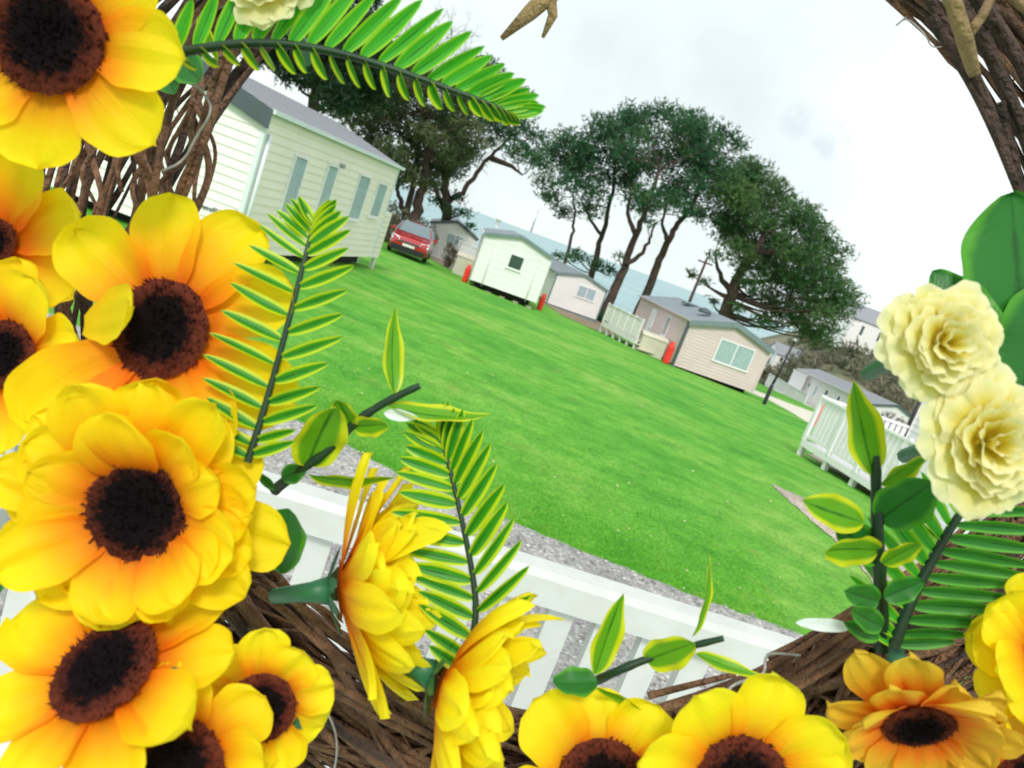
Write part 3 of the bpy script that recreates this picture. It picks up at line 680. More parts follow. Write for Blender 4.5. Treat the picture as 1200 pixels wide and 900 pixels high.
def deckrail(name, label, a, b, zf, hr, gap, wid, m_, back=None, depth=1.6, posts=4, solid=False, cat='veranda', eb=.24):
    """raised deck with balustrade on its front edge a->b (xy), floor height zf"""
    a = Vector(a); b = Vector(b); d = b-a; L = d.length; ang = math.atan2(d.y, d.x)
    o = empty(name, (a.x, a.y, zf), ang); tag(o, label, cat)
    mb = MB(); mb.box(0, 0, -.045, L, depth, 0); mb.build('deck_floor', m_, o)
    mb = MB(); mb.box(-.02, -.035, -eb, L+.02, -.003, .01); mb.box(-.035, -.03, -eb, -.003, depth, .01); mb.build('edge_board', m_, o)
    mb = MB(); mb.box(-.03, -.055, hr-.05, L+.03, .045, hr); mb.build('handrail', m_, o)
    mb = MB(); mb.box(0, -.02, .09, L, .02, .15); mb.build('bottom_rail', m_, o)
    for k in range(posts):
        x = L*k/(posts-1)
        mb = MB(); g_ = T(*(a+d*(k/(posts-1))))-zf-.1
        mb.box(x-.05, -.045, .012, x+.05, .04, hr+.04); mb.box(x-.055, .0, min(g_, -.3), x+.055, .11, -.05); mb.build('post', m_, o)
    n = int(L/gap)
    if solid:
        mb = MB(); mb.box(.05, -.012, .15, L-.05, .012, hr-.05); mb.build('infill_panel', m_, o)
    else:
        p0 = None
        for k in range(n):
            x = (k+.5)*L/n
            if any(abs(x-L*q/(posts-1)) < .05+wid/2 for q in range(posts)): continue
            if p0 is None:
                mb = MB(); mb.box(-wid/2, -.014, .152, wid/2, .014, hr-.052); p0 = mb.build('baluster', m_, o); p0.location = (x, 0, 0)
            else:
                c = p0.copy(); col.objects.link(c); c.parent = o; c.location = (x, 0, 0)
    return o
# near veranda on the right
da = PZ(942, 516, .08); db = PZ(1020, 565, .08); dd_ = (db-da).normalized(); dbb = da+dd_*5.0
V1 = deckrail('veranda', 'white picket veranda on short posts at the right edge of the lawn', da.xy, dbb.xy, .08, 1.08, .15, .11, M['white'], posts=6, depth=2.3, eb=.13)
# its far balustrade
mb = MB(); mb.box(.02, 0, 1.04, .10, 2.3, 1.1); mb.box(.04, 0, .09, .08, 2.3, .15)
for k in range(14): mb.box(.045, .1+k*.16, .152, .075, .1+k*.16+.11, 1.038)
mb.build('end_balustrade', M['white'], V1)
# deck between pale grey and beige caravans, with solid panel
va = PY(703, 386, 41); vb = PY(742, 406, 37.6)
V2 = deckrail('veranda', 'pale slatted veranda with steps between the grey and beige caravans', va.xy, vb.xy, T(vb.x, 38)+.5, 1.0, .13, .105, M['palegrey'], posts=6, depth=1.7, solid=True)
mb = MB()
Lv = (vb-va).xy.length
for k in range(3): mb.box(Lv+.05+k*.27, -.02, -.17*(k+1)-.04, Lv+.32+k*.27, .9, -.17*(k+1))
mb.build('step', M['box'], V2)
# veranda in front of the mint caravan's left
va = PY(535, 297, 44.0); vb = PY(563, 308, 42.4)
deckrail('veranda', 'small white veranda seen above the storage box left of the mint caravan', va.xy, vb.xy, T(vb.x, 43)+.7, 1.0, .14, .08, M['white'], posts=3, depth=1.5)
# C5 veranda and its screens
va = RM5 @ Vector((-2.2, 13.0, 0)); vb = RM5 @ Vector((-2.4, 5.0, 0))
V5 = deckrail('veranda', 'white veranda with tall screens along the long pale caravan in the dip', va.xy, vb.xy, RM5.translation.z+.1, 1.1, .16, .12, M['white'], posts=5, depth=2.0)
mb = MB()
for k in range(9): mb.box(.3+k*.3, 1.85, .1, .3+k*.3+.26, 1.9, 2.2)
mb.box(.2, 1.84, 2.2, 3.1, 1.92, 2.3); mb.build('screen', M['white'], V5)
gas(959, 487, 33.2, 'small red gas bottle beside the pale footpath and white veranda', .9)

# lamp post
p = PG(895, 474); pt = PY(930, 402, p.y)
o = empty('lamp_post', p); tag(o, 'slim black lamp post standing on the lawn right of the beige caravan', 'lamp post')
tip = pt-p; tip.z = max(3.1, tip.z)
mb = MB(); mb.lathe([(.09, -.05), (.09, .9), (.06, .95), (.045, 1.0)], seg=12); mb.tube([(0, 0, 1.0), tip*.5, tip], [.06, .055, .05], 10); mb.build('pole', M['black'], o)
mb = MB(); mb.lathe([(.03, -.02), (.11, .02), (.12, .06), (.05, .12), (.01, .14)], tip, seg=12); mb.build('lamp_head', M['steel'], o)
# telegraph pole behind beige caravan
p = PY(807, 356, 52); o = empty('telegraph_pole', (p.x, 52, T(p.x, 52))); tag(o, 'dark wooden telegraph pole rising behind the beige caravan roof', 'pole')
tp_ = PY(829, 302, 52)-o.location
mb = MB(); mb.tube([(0, 0, -.2), tp_*.5, tp_], [.13, .11, .08], 10); mb.build('pole', M['bark'], o)
mb = MB(); mb.box(-.5+tp_.x, tp_.y-.05, tp_.z-.4, .5+tp_.x, tp_.y+.05, tp_.z-.3); mb.build('crossarm', M['bark'], o)

# ------------------------------------------------------------------ car
def car(p, ang):
    o = empty('parked_car', p, ang); tag(o, 'shiny red hatchback parked nose first beside the cream caravan', 'car')
    # local: nose at y=0 looking -y, x across, length 3.9
    #          y,  half-width low, belt hw, z low, z belt, hw top, z top
    st = [(.0, .66, .60, .38, .60, .50, .64), (.06, .76, .70, .24, .70, .60, .74), (.3, .83, .79, .20, .80, .66, .84), (.75, .86, .83, .20, .86, .72, .91), (1.15, .87, .84, .20, .91, .74, .97),
          (1.95, .87, .85, .20, .94, .60, 1.46), (2.5, .87, .85, .20, .96, .58, 1.51), (3.1, .87, .84, .20, .98, .56, 1.46), (3.6, .85, .81, .22, 1.0, .56, 1.18), (3.85, .80, .74, .30, .95, .58, 1.0), (3.92, .70, .66, .42, .8, .5, .85)]
    mb = MB(); rings = []
    for (y, a, b, z0, z1, c, z2) in st:
        prof = [(a*.92, z0), (a, z0+.1), (a+.012, (z0+z1)*.5), (b, z1), (b*.55+c*.45, z1*.4+z2*.6), (c, z2), (c*.5, z2+.03), (0, z2+.045)]
        full = [(-x, z) for x, z in prof[:-1]]+[(0, prof[-1][1])]+[(x, z) for x, z in prof[:-1]][::-1]
        rings.append([mb.vert((x, y, z)) for x, z in full])
    n = len(rings[0])
    for k in range(len(rings)-1):
        for j in range(n-1): mb.face((rings[k][j], rings[k][j+1], rings[k+1][j+1], rings[k+1][j]), 0, True)
        mb.face((rings[k][-1], rings[k][0], rings[k+1][0], rings[k+1][-1]), 0)
    mb.face(rings[0]); mb.face(rings[-1][::-1])
    mb.build('body', M['carred'], o)
    def patch(name, pts, m_, sub=None, parent=o, th=.012):
        mb = MB(); c = [Vector(q) for q in pts]; nn = (c[1]-c[0]).cross(c[2]-c[1]).normalized()
        i = [mb.vert(q+nn*th) for q in c]; j = [mb.vert(q-nn*.03) for q in c]
        mb.face(i); mb.face(j[::-1]); L_ = len(c)
        for k in range(L_): mb.face((i[k], j[k], j[(k+1) % L_], i[(k+1) % L_]))
        return mb.build(name, m_, parent)
    patch('windscreen', [(-.70, 1.18, 1.0), (.70, 1.18, 1.0), (.58, 1.88, 1.475), (-.58, 1.88, 1.475)], M['screen'], th=.05)
    for sg in (-1, 1):
        q = [(sg*.83, 1.45, 1.0), (sg*.82, 3.2, 1.02), (sg*.66, 3.0, 1.40), (sg*.67, 2.0, 1.42)]
        patch('side_window', q if sg > 0 else q[::-1], M['screen'], th=.045)
        q = [(sg*.42, -.0, .62), (sg*.80, .16, .62), (sg*.80, .42, .84), (sg*.46, .10, .79)]
        patch('headlight', q if sg > 0 else q[::-1], simple('headlight_glass', (.8, .82, .85), None, .1, spec=.9), th=.03)
        mb = MB(); mb.box(sg*.88-.02, 1.3, .98, sg*1.02+.02, 1.42, 1.12) if sg > 0 else mb.box(-1.04, 1.3, .98, -.86, 1.42, 1.12); mb.build('wing_mirror', M['carred'], o)
        patch('fog_lamp', [(sg*.6-.07, -.02, .36), (sg*.6+.07, -.0, .36), (sg*.6+.07, -.0, .42), (sg*.6-.07, -.02, .42)], M['white'])
    patch('number_plate', [(-.26, -.05, .47), (.26, -.05, .47), (.26, -.05, .58), (-.26, -.05, .58)], simple('plate_white', (.8, .8, .78), None, .4), th=.01)
    patch('grille', [(-.5, -.02, .62), (.5, -.02, .62), (.42, -.0, .69), (-.42, -.0, .69)], M['black'])
    patch('lower_grille', [(-.72, -.05, .20), (.72, -.05, .20), (.72, -.045, .46), (-.72, -.045, .46)], M['black'], th=.02)
    for sg in (-1, 1):
        for y in (.72, 3.15):
            w = empty('wheel', (0, 0, 0), 0, o)
            mb = MB(); x0 = sg*.70; x1 = sg*.885
            mb.tube([(x0, y, .31), (x0+(x1-x0)*.1, y, .31), (x0+(x1-x0)*.9, y, .31), (x1, y, .31)], [.28, .31, .31, .28], 24); w2 = mb.build('tyre', M['black'], w)
            mb = MB(); mb.tube([(x1-sg*.02, y, .31), (x1+sg*.006, y, .31)], [.20, .19], 20); mb.build('rim', M['steel'], w)
    return o
pc = PY(475, 300, 36.8)
cc = car((pc.x, 36.8, T(pc.x, 36.8)+.02), math.radians(7)); cc.scale = (1.13, 1.1, 1.06)

# ------------------------------------------------------------------ trees
def tuft(mb, p, s, rr, up=.5):
    d = Vector((rr.gauss(0, 1), rr.gauss(0, 1), rr.gauss(up, .8))).normalized()
    for k in range(3):
        a = (d+Vector((rr.gauss(0, .55), rr.gauss(0, .55), rr.gauss(0, .55)))).normalized()
        w = a.cross(Vector((rr.gauss(0, 1), rr.gauss(0, 1), rr.gauss(0, 1)))).normalized()*s*rr.uniform(.13, .24)
        i = [mb.vert(p-w*.6), mb.vert(p+w*.6), mb.vert(p+a*s+w*.3), mb.vert(p+a*s*1.15-w*.3)]
        mb.face(i)
def limb(mb, a, b, r0, r1, rr, sag=.12, seg=6):
    a = Vector(a); b = Vector(b); L = (b-a).length; pts = []
    w = Vector((rr.gauss(0, 1), rr.gauss(0, 1), rr.gauss(0, .6)))*L*.07
    for k in range(7):
        t = k/6; p = a.lerp(b, t)+Vector((0, 0, -sag*L*math.sin(PI*t)*.6))+w*math.sin(PI*t*1.6); pts.append(p)
    mb.tube(pts, [r0+(r1-r0)*k/6 for k in range(7)], seg)
def inpoly(x, y, poly):
    c = False; j = len(poly)-1
    for i in range(len(poly)):
        xi, yi = poly[i]; xj, yj = poly[j]
        if (yi > y) != (yj > y) and x < (xj-xi)*(y-yi)/(yj-yi)+xi: c = not c
        j = i
    return c
def tree(name, label, cat, y0, trunks, r0, poly, ncl, rpx, dens, mt, seed, extra=(), ts=.34, depth=3.0, group='pine trees behind the caravans', bark=None, flat=.62):
    rr = random.Random(seed); base = PY(*trunks[0][0], y0); bz = TF(base.x, base.y)
    root = empty(name, (base.x, base.y, bz)); tag(root, label, cat, group)
    mb = MB(); nodes = []
    for ti, tr in enumerate(trunks):
        pts = []
        for k, q in enumerate(tr):
            p = PY(q[0], q[1], y0+rr.uniform(-.3, .3)*k); pts.append(p)
        if ti == 0: pts[0].z = min(pts[0].z, bz)-.2; pts[0].y = base.y
        # densify
        dn = []
        for k in range(len(pts)-1):
            for q in range(5): dn.append(pts[k].lerp(pts[k+1], q/5)+Vector((rr.gauss(0, .05), rr.gauss(0, .05), 0)))
        dn.append(pts[-1]); rt = r0 if ti == 0 else r0*.5
        mb.tube(dn, [rt*(1-.72*k/(len(dn)-1)) for k in range(len(dn))], 9); nodes += [(p, rt*(1-.72*k/(len(dn)-1))) for k, p in enumerate(dn)][4:]
    xs_ = [q[0] for q in poly]; ys_ = [q[1] for q in poly]; cl = []
    tries = 0
    while len(cl) < ncl and tries < 6000:
        tries += 1; x = rr.uniform(min(xs_), max(xs_)); y = rr.uniform(min(ys_), max(ys_))
        if not inpoly(x, y, poly): continue
        if any(math.hypot(x-c[0], y-c[1]) < rpx*.62 for c in cl): continue
        cl.append((x, y, rpx*rr.uniform(.85, 1.4)))
    cl += list(extra)
    fo = MB(); fpx = y0/900.0
    for (x, y, rp) in cl:
        c = PY(x, y, y0+rr.uniform(-depth, depth)); rm = rp*fpx
        near = min(nodes, key=lambda n_: (n_[0]-c).length+(4 if n_[0].z > c.z-.3 else 0))
        limb(mb, near[0], c, max(.04, near[1]*.3), .025, rr)
        for q in range(4):
            e = c+Vector((rr.gauss(0, .38), rr.gauss(0, .38), rr.gauss(.0, .25)))*rm; limb(mb, c, e, .035, .015, rr, 0, 4)
        nt_ = int(dens*3.9*rm*rm)
        for q in range(nt_):
            v = Vector((rr.gauss(0, 1), rr.gauss(0, 1), rr.gauss(0, 1))).normalized()*(rr.random()**.5)
            v.z *= flat
            p = c+v*rm*(1+.25*rr.gauss(0, 1)*.5)
            tuft(fo, p, ts*.9*rr.uniform(.55, 1.25), rr)
    mb.build('trunk', bark or M['bark'], root, origin=None)
    fo.build('crown', mt, root)
    for ch in root.children: ch.location = -root.location
    return root
# four pines in the middle
tree('pine_tree', 'thin leftmost pine of the middle row with flat dark crown', 'pine tree', 60, [[(662, 318), (670, 275), (674, 250), (672, 225)]], .16, [(628, 185), (655, 165), (690, 160), (700, 200), (690, 240), (665, 250), (640, 240)], 13, 17, 26, M['pine'], 11, extra=[(668, 302, 9), (640, 232, 9)])
tree('pine_tree', 'pine rising behind the pale grey caravan roof', 'pine tree', 62, [[(690, 345), (698, 305), (706, 272), (718, 225), (722, 190)], [(704, 275), (690, 255), (682, 235)]], .30, [(660, 165), (700, 145), (750, 135), (770, 170), (760, 215), (730, 240), (690, 250), (670, 215)], 20, 19, 26, M['pine'], 12, extra=[(676, 300, 14), (700, 310, 14), (714, 318, 12), (655, 300, 9)])
tree('pine_tree', 'pine with a forked trunk right of the pale grey caravan', 'pine tree', 57, [[(703, 382), (720, 338), (734, 308), (745, 275), (760, 240), (772, 200)], [(733, 310), (750, 300), (762, 280), (768, 262)], [(745, 275), (735, 250), (740, 225)]], .40, [(700, 150), (745, 132), (790, 132), (830, 145), (838, 185), (820, 225), (780, 245), (745, 245), (715, 215)], 25, 19, 26, M['pine'], 13, extra=[(760, 262, 9), (725, 300, 7)])
tree('pine_tree', 'rightmost pine of the middle row leaning over the beige caravan', 'pine tree', 60, [[(752, 356), (768, 318), (781, 285), (795, 262), (812, 240), (825, 205)], [(783, 283), (775, 262), (785, 235)]], .36, [(770, 140), (815, 138), (855, 155), (885, 190), (880, 225), (850, 250), (815, 258), (785, 235)], 25, 19, 26, M['pine'], 14)
tree('pine_tree', 'broad bushy pine at the right with a crown reaching down to the lower caravans', 'pine tree', 58, [[(850, 385), (855, 352), (866, 322), (884, 295), (905, 262)], [(862, 330), (890, 330), (925, 325)], [(858, 345), (845, 325), (838, 300)], [(880, 300), (925, 290), (960, 300)]], .55,
     [(845, 240), (862, 205), (885, 198), (915, 215), (950, 245), (975, 285), (985, 312), (1000, 342), (994, 370), (970, 396), (950, 395), (925, 385), (890, 378), (880, 345), (868, 300), (850, 275)], 72, 19, 30, M['pineright'], 15, extra=[(812, 322, 10), (826, 330, 9), (838, 300, 10), (835, 352, 9), (865, 362, 12)], depth=4)
# left group
tree('pine_tree', 'olive green pine behind the car with an airy crown', 'pine tree', 47, [[(480, 285), (486, 252), (494, 220), (500, 185), (500, 140)], [(483, 262), (470, 240), (466, 222), (468, 200)]], .42, [(370, 110), (400, 70), (470, 60), (520, 80), (550, 110), (562, 160), (545, 200), (510, 222), (470, 212), (430, 170), (395, 135)], 62, 18, 30, M['pinewarm'], 21, group='trees behind the cream caravan')
tree('pine_tree', 'dark pine behind the first small caravan stretching its limbs right', 'pine tree', 53, [[(518, 290), (523, 250), (522, 215), (530, 170), (545, 130)], [(522, 240), (545, 222), (568, 190), (590, 170), (605, 150)], [(523, 252), (512, 225), (500, 200)], [(575, 185), (600, 195), (612, 205)]], .42, [(535, 75), (575, 76), (605, 100), (625, 125), (643, 165), (640, 185), (610, 190), (590, 170), (560, 165), (530, 200), (505, 225), (510, 170)], 38, 17, 26, M['pine'], 22, extra=[(535, 232, 12), (545, 250, 11), (550, 265, 9), (528, 248, 10), (510, 235, 9), (620, 112, 12)], group='trees behind the cream caravan')
tree('conifer_tree', 'very dark dense conifer towering behind the cream caravan roof', 'conifer', 33, [[(345, 200), (365, 130), (385, 60)]], .4, [(265, -10), (300, -30), (380, -30), (440, -10), (470, 30), (465, 80), (440, 110), (400, 125), (360, 105), (320, 85), (285, 70)], 46, 24, 62, M['pinedark'], 23, group='trees behind the cream caravan', ts=.28)
# bare tree
def bare(label, y0, base_px, top_px, spread, seed):
    rr = random.Random(seed); b = PY(*base_px, y0); bz = TF(b.x, b.y); root = empty('bare_tree', (b.x, b.y, bz)); tag(root, label, 'bare tree')
    top = PY(*top_px, y0); mb = MB(); tw = MB()
    a0 = Vector((b.x, b.y, bz-.2))
    limb(mb, a0, top, .28, .04, rr, 0)
    def rec(p, d, L, r, n):
        e = p+d*L; m_ = mb if r > .03 else tw
        mid = p.lerp(e, .5)+Vector((rr.gauss(0, 1), rr.gauss(0, 1), rr.gauss(0, 1)))*L*.05
        m_.tube([p, mid, e], [r, r*.8, r*.6], 5 if r > .03 else 3, cap=False)
        if n == 0: return
        for k in range(rr.choice((2, 3, 3))):
            d2 = (d+Vector((rr.gauss(0, .5), rr.gauss(0, .5), rr.gauss(.12, .4)))).normalized(); rec(p.lerp(e, rr.uniform(.5, 1)), d2, L*rr.uniform(.6, .85), r*.6, n-1)
    for k in range(22):
        t = rr.uniform(.35, 1); d = Vector((rr.gauss(0, .8), rr.gauss(0, .8), rr.uniform(.3, 1.2))).normalized()
        rec(a0.lerp(top, t), d, spread*(1.15-t)*.9+.6, .07*(1.2-t)+.02, 4)
    o1 = mb.build('trunk', M['bark'], root); o2 = tw.build('crown', M['baretwig'], root)
    for ch in root.children: ch.location = -root.location
bare('pale leafless tree with fine twigs against the sky behind the fern', 50, (470, 262), (515, 45), 3.6, 31)
# shrub by C1, bushes
def bush(name, label, px, py, y, w, h, mt, seed, n=900, cat='shrub', group=None, ts=.2):
    rr = random.Random(seed); p = PY(px, py, y); z = TF(p.x, y); root = empty(name, (p.x, y, z)); tag(root, label, cat, group)
    mb = MB(); st = MB()
    for k in range(7):
        e = Vector((rr.uniform(-1, 1)*w*.4, rr.uniform(-1, 1)*w*.4, h*rr.uniform(.6, 1))); limb(st, (0, 0, -.1), e, .03, .01, rr, 0, 4)
    for k in range(n):
        v = Vector((rr.gauss(0, 1), rr.gauss(0, 1), rr.gauss(0, 1))).normalized()*rr.random()**.4
        q = Vector((v.x*w/2, v.y*w/2, h*.5+v.z*h*.5)); q *= .8+.4*noise.noise(q*2.2+Vector((seed, 0, 0)))
        tuft(mb, q, ts*rr.uniform(.6, 1.2), rr)
    st.build('stems', M['bark'], root); mb.build('leaves', mt, root)
bush('shrub', 'straggly brown shrub left of the cream storage box', 523, 314, 44, 1.3, 1.9, M['shrubbrown'], 41, 420, ts=.14)
bush('shrub', 'low green bush beside the forked pine at the sea edge', 716, 352, 56, 2.2, 1.0, M['pine'], 42, 500)
for k, (px, py, y, w, h, lab) in enumerate(((452, 262, 46, 5, 2.6, 'scrubby bush behind the roof of the red car'), (478, 262, 50, 5, 2.4, 'scrubby bush between the red car and the small caravan beside it'), (1062, 470, 60, 5, 2.6, 'dark bush beside the gable of the long pale caravan'), (958, 425, 76, 7, 3, 'scrubby bush above the far roof end of the long pale caravan'), (990, 440, 80, 7, 3, 'wide bush behind the slate roof'), (1012, 452, 84, 6, 3.4, 'bush at the right behind the slate roof'))):
    bush('hedge_bush', lab, px, py, y, w, h, M['scrub'], 50+k, 900, 'bush', 'bushes round the caravan park', ts=.3)
# far scrub as one mass
mb = MB(); rr = random.Random(77)
for k in range(2600):
    y = rr.uniform(85, 420); q = rr.uniform(.26, .62); x = q*y
    z = TF(x, y)
    if z < SEA+1 or noise.noise(Vector((x*.02, y*.02, 9))) < -.05: continue
    s_ = rr.uniform(1.2, 3.2)
    for j in range(9):
        v = Vector((rr.gauss(0, .7), rr.gauss(0, .7), abs(rr.gauss(.3, .5))))*s_
        tuft(mb, Vector((x, y, z))+v*.8, s_*.8, rr)
tag(mb.build('scrub', M['scrub']), 'brown and green scrub covering the far hillside on the right', 'scrub', kind='stuff')
sm_ = MB()
def fieldpt(px, py):
    r_ = ray(px, py); t = 90.0
    while t < 900:
        p = CAM+r_*t
        if p.z < TF(p.x, p.y)+1.0: return Vector((p.x, p.y, TF(p.x, p.y)))
        t += 1.0
    return p
def cottage(px, py, w, d, h, ang, label, wm):
    p = fieldpt(px, py); o = empty('cottage', p, ang); tag(o, label, 'house')
    mb = MB(); mb.prism([Vector((-w/2, 0, -3)), Vector((w/2, 0, -3)), Vector((w/2, 0, h)), Vector((-w/2, 0, h))], (0, -d/2, 0), (0, d/2, 0))
    mb.prism([Vector((-w/2, -d/2, h+.003)), Vector((-w/2, d/2, h+.003)), Vector((-w/2, 0, h+d*.42))], (0, 0, 0), (w, 0, 0)); mb.build('wall', wm, o)
    mb = MB()
    for sg in (-1, 1):
        mb.prism([Vector((-w/2-.3, 0, h+d*.42+.05)), Vector((-w/2-.3, sg*(d/2+.3), h-.15)), Vector((-w/2-.3, sg*(d/2+.3), h+.1)), Vector((-w/2-.3, 0, h+d*.42+.3))], (0, 0, 0), (w+.6, 0, 0))
    mb.build('roof', M['roof'], o)
    for k in range(3):
        mb = MB(); mb.box(-w*.3+k*w*.3-.5, -d/2-.05, h*.4, -w*.3+k*w*.3+.5, -d/2-.004, h*.8); mb.build('window', M['glassdark'], o)
cottage(1012, 403, 22, 10, 7, .3, 'pale lilac grey house far off on the scrubby hillside', M['endwhite'])
cottage(918, 425, 10, 7, 3, .2, 'small white house between the lamp post top and the broad pine', M['endwhite'])
# ------------------------------------------------------------------ the wreath
RC = PD(722, 366, .42)
wreath = empty('wreath', RC); tag(wreath, 'round brown twig wreath with artificial sunflowers, ferns and leaves framing the whole view', 'wreath')
wreath.rotation_euler = (0, 0, 0)
def wb(mb, name, mt, parent=None, origin=None):
    """build a part of the wreath from world coordinates"""
    par = parent or wreath
    o0 = Vector(origin) if origin is not None else RC.copy()
    o = mb.build(name, mt, par, o0)
    pw = RC if par is wreath else (Vector(par['_o']) if '_o' in par else RC)
    o.location = o0-pw
    return o
def ringpt(a, rho, zeta):                                           # a: angle in the picture plane, rho: from the ring's centre line, zeta: towards the viewer
    a2 = (a+PI) % (2*PI)-PI
    b_ = -.022*math.exp(-((a2+.95)/.38)**2)
    return RC + RV*((.284+b_+rho)*math.cos(a)) + UV_*((.264+b_+rho)*math.sin(a)) + cv(0, 0, zeta)
rr = random.Random(99)
def twig(a0, a1, r0, ph, rad, mt, tube_r=.034, name='twig', twist=None, knots=True):
    mb = MB(); n = 26; pts = []; rads = []
    tw = rr.uniform(-2.8, 2.8) if twist is None else twist; j1 = rr.uniform(0, 9)
    for k in range(n+1):
        t = k/n; a = a0+(a1-a0)*t; f = ph+tw*t; q = r0*(1+.10*math.sin(5*t+j1))
        p = ringpt(a, tube_r*q*math.cos(f)*1.12+.002*math.sin(13*t+j1), tube_r*q*math.sin(f)*.85)
        p += Vector((rr.gauss(0, 1), rr.gauss(0, 1), rr.gauss(0, 1)))*.0005
        pts.append(p); kn = 1.25 if (knots and k % 7 == int(j1) % 7) else 1
        rads.append(rad*(1-.55*t)*kn*rr.uniform(.93, 1.07))
    mb.tube(pts, rads, 7)
    # a side spur
    for s_ in range(rr.choice((0, 1, 1, 2))):
        k = rr.randint(5, n-5); d = (pts[k+1]-pts[k]).normalized(); sd = (cv(rr.gauss(0, 1), rr.gauss(0, 1), rr.gauss(0, .6))).normalized()
        L = rr.uniform(.012, .035); mb.tube([pts[k], pts[k]+d*L*.5+sd*L*.25, pts[k]+d*L+sd*L*.6], [rads[k]*.7, rads[k]*.5, rads[k]*.25], 6)
    return wb(mb, name, mt)
for k in range(100):
    a0 = rr.uniform(0, 2*PI); ln = rr.uniform(1.0, 2.3); q = math.sqrt(rr.random())*1.0
    if k % 3 == 0: q = rr.uniform(.85, 1.08)
    twig(a0, a0+ln*rr.choice((-1, 1)), q, rr.uniform(0, 2*PI), rr.uniform(.0013, .0032), M['twig'] if rr.random() < .62 else M['twigdark'])
tbm = MB()
for k in range(300):
    a0 = rr.uniform(-2.95, 1.3) if k % 3 else rr.uniform(-2.95, -1.2); ln = rr.uniform(.7, 1.6); q0 = math.sqrt(rr.random())*1.02; ph_ = rr.uniform(0, 6.28); tw = rr.uniform(-3.4, 3.4) if k % 3 else rr.uniform(-9, 9); w1 = rr.uniform(0, 6); rad = rr.choice((.0010, .0014, .0018, .0024, .0032)); pts = []
    for i in range(21):
        t = i/20; f = ph_+tw*t; pts.append(ringpt(a0+ln*t, .034*q0*math.cos(f)*1.12, .034*q0*math.sin(f)*.8-.004+.003*math.sin(9*t+w1))+Vector((rr.gauss(0, 1), rr.gauss(0, 1), rr.gauss(0, 1)))*.0005)
    tbm.tube(pts, [rad*(1-.5*i/20)*rr.uniform(.92, 1.1) for i in range(21)], 6)
tb = wb(tbm, 'twig_bundle', M['twig']); tb['kind'] = 'stuff'
for q_ in range(14):
    x0 = rr.uniform(95, 250); y0_ = rr.uniform(60, 140); pts_ = [(x0, y0_)]
    for j in range(5): x0 += rr.uniform(-28, 22); y0_ += rr.uniform(18, 48); pts_.append((x0, y0_))
    P_ = [PD(x, y, .375+rr.uniform(-.01, .01)) for x, y in pts_]
    for _ in range(2):
        q = [P_[0]]
        for i in range(len(P_)-1): q += [P_[i].lerp(P_[i+1], .25), P_[i].lerp(P_[i+1], .75)]
        q.append(P_[-1]); P_ = q
    mbq = MB(); r_ = rr.uniform(.0010, .0022); mbq.tube(P_, [r_*(1-.4*i/len(P_)) for i in range(len(P_))], 7); wb(mbq, 'loose_twig', M['twig'])
# tan forked twig top right, broken tip at the top, loose twigs
mb = MB(); mb.tube([PD(1100, -30, .33), PD(1118, 5, .33), PD(1132, 50, .335), PD(1144, 95, .36), PD(1152, 128, .40)], [.0034, .0034, .0035, .0026, .001], 9)
mb.tube([PD(1131, 46, .335), PD(1150, 20, .335), PD(1166, -10, .34)], [.0024, .0022, .002], 8); wb(mb, 'forked_twig', M['twigtan'])
mb = MB(); mb.tube([PD(1180, -12, .34), PD(1215, 18, .34)], [.0032, .003], 8); wb(mb, 'forked_twig', M['twigtan'])
mb = MB(); mb.tube([PD(664, -45, .36), PD(650, -12, .36), PD(622, 14, .36), PD(588, 45, .36)], [.005, .0047, .0038, .0012], 9)
mb.tube([PD(645, -5, .36), PD(648, 18, .362), PD(636, 44, .364)], [.003, .0024, .0008], 7); wb(mb, 'broken_twig', M['twigtan'])
def loose(pts, rad, mt, name='loose_twig', d=.36):
    mb = MB(); P_ = [PD(x, y, d+.004*math.sin(i*2.1)) for i, (x, y) in enumerate(pts)]
    # smooth by subdivision
    for _ in range(2):
        q = [P_[0]]
        for i in range(len(P_)-1): q += [P_[i].lerp(P_[i+1], .25), P_[i].lerp(P_[i+1], .75)]
        q.append(P_[-1]); P_ = q
    n = len(P_); rad *= .72; mb.tube(P_, [rad*(1-.4*i/n) for i in range(n)], 7); wb(mb, name, mt)
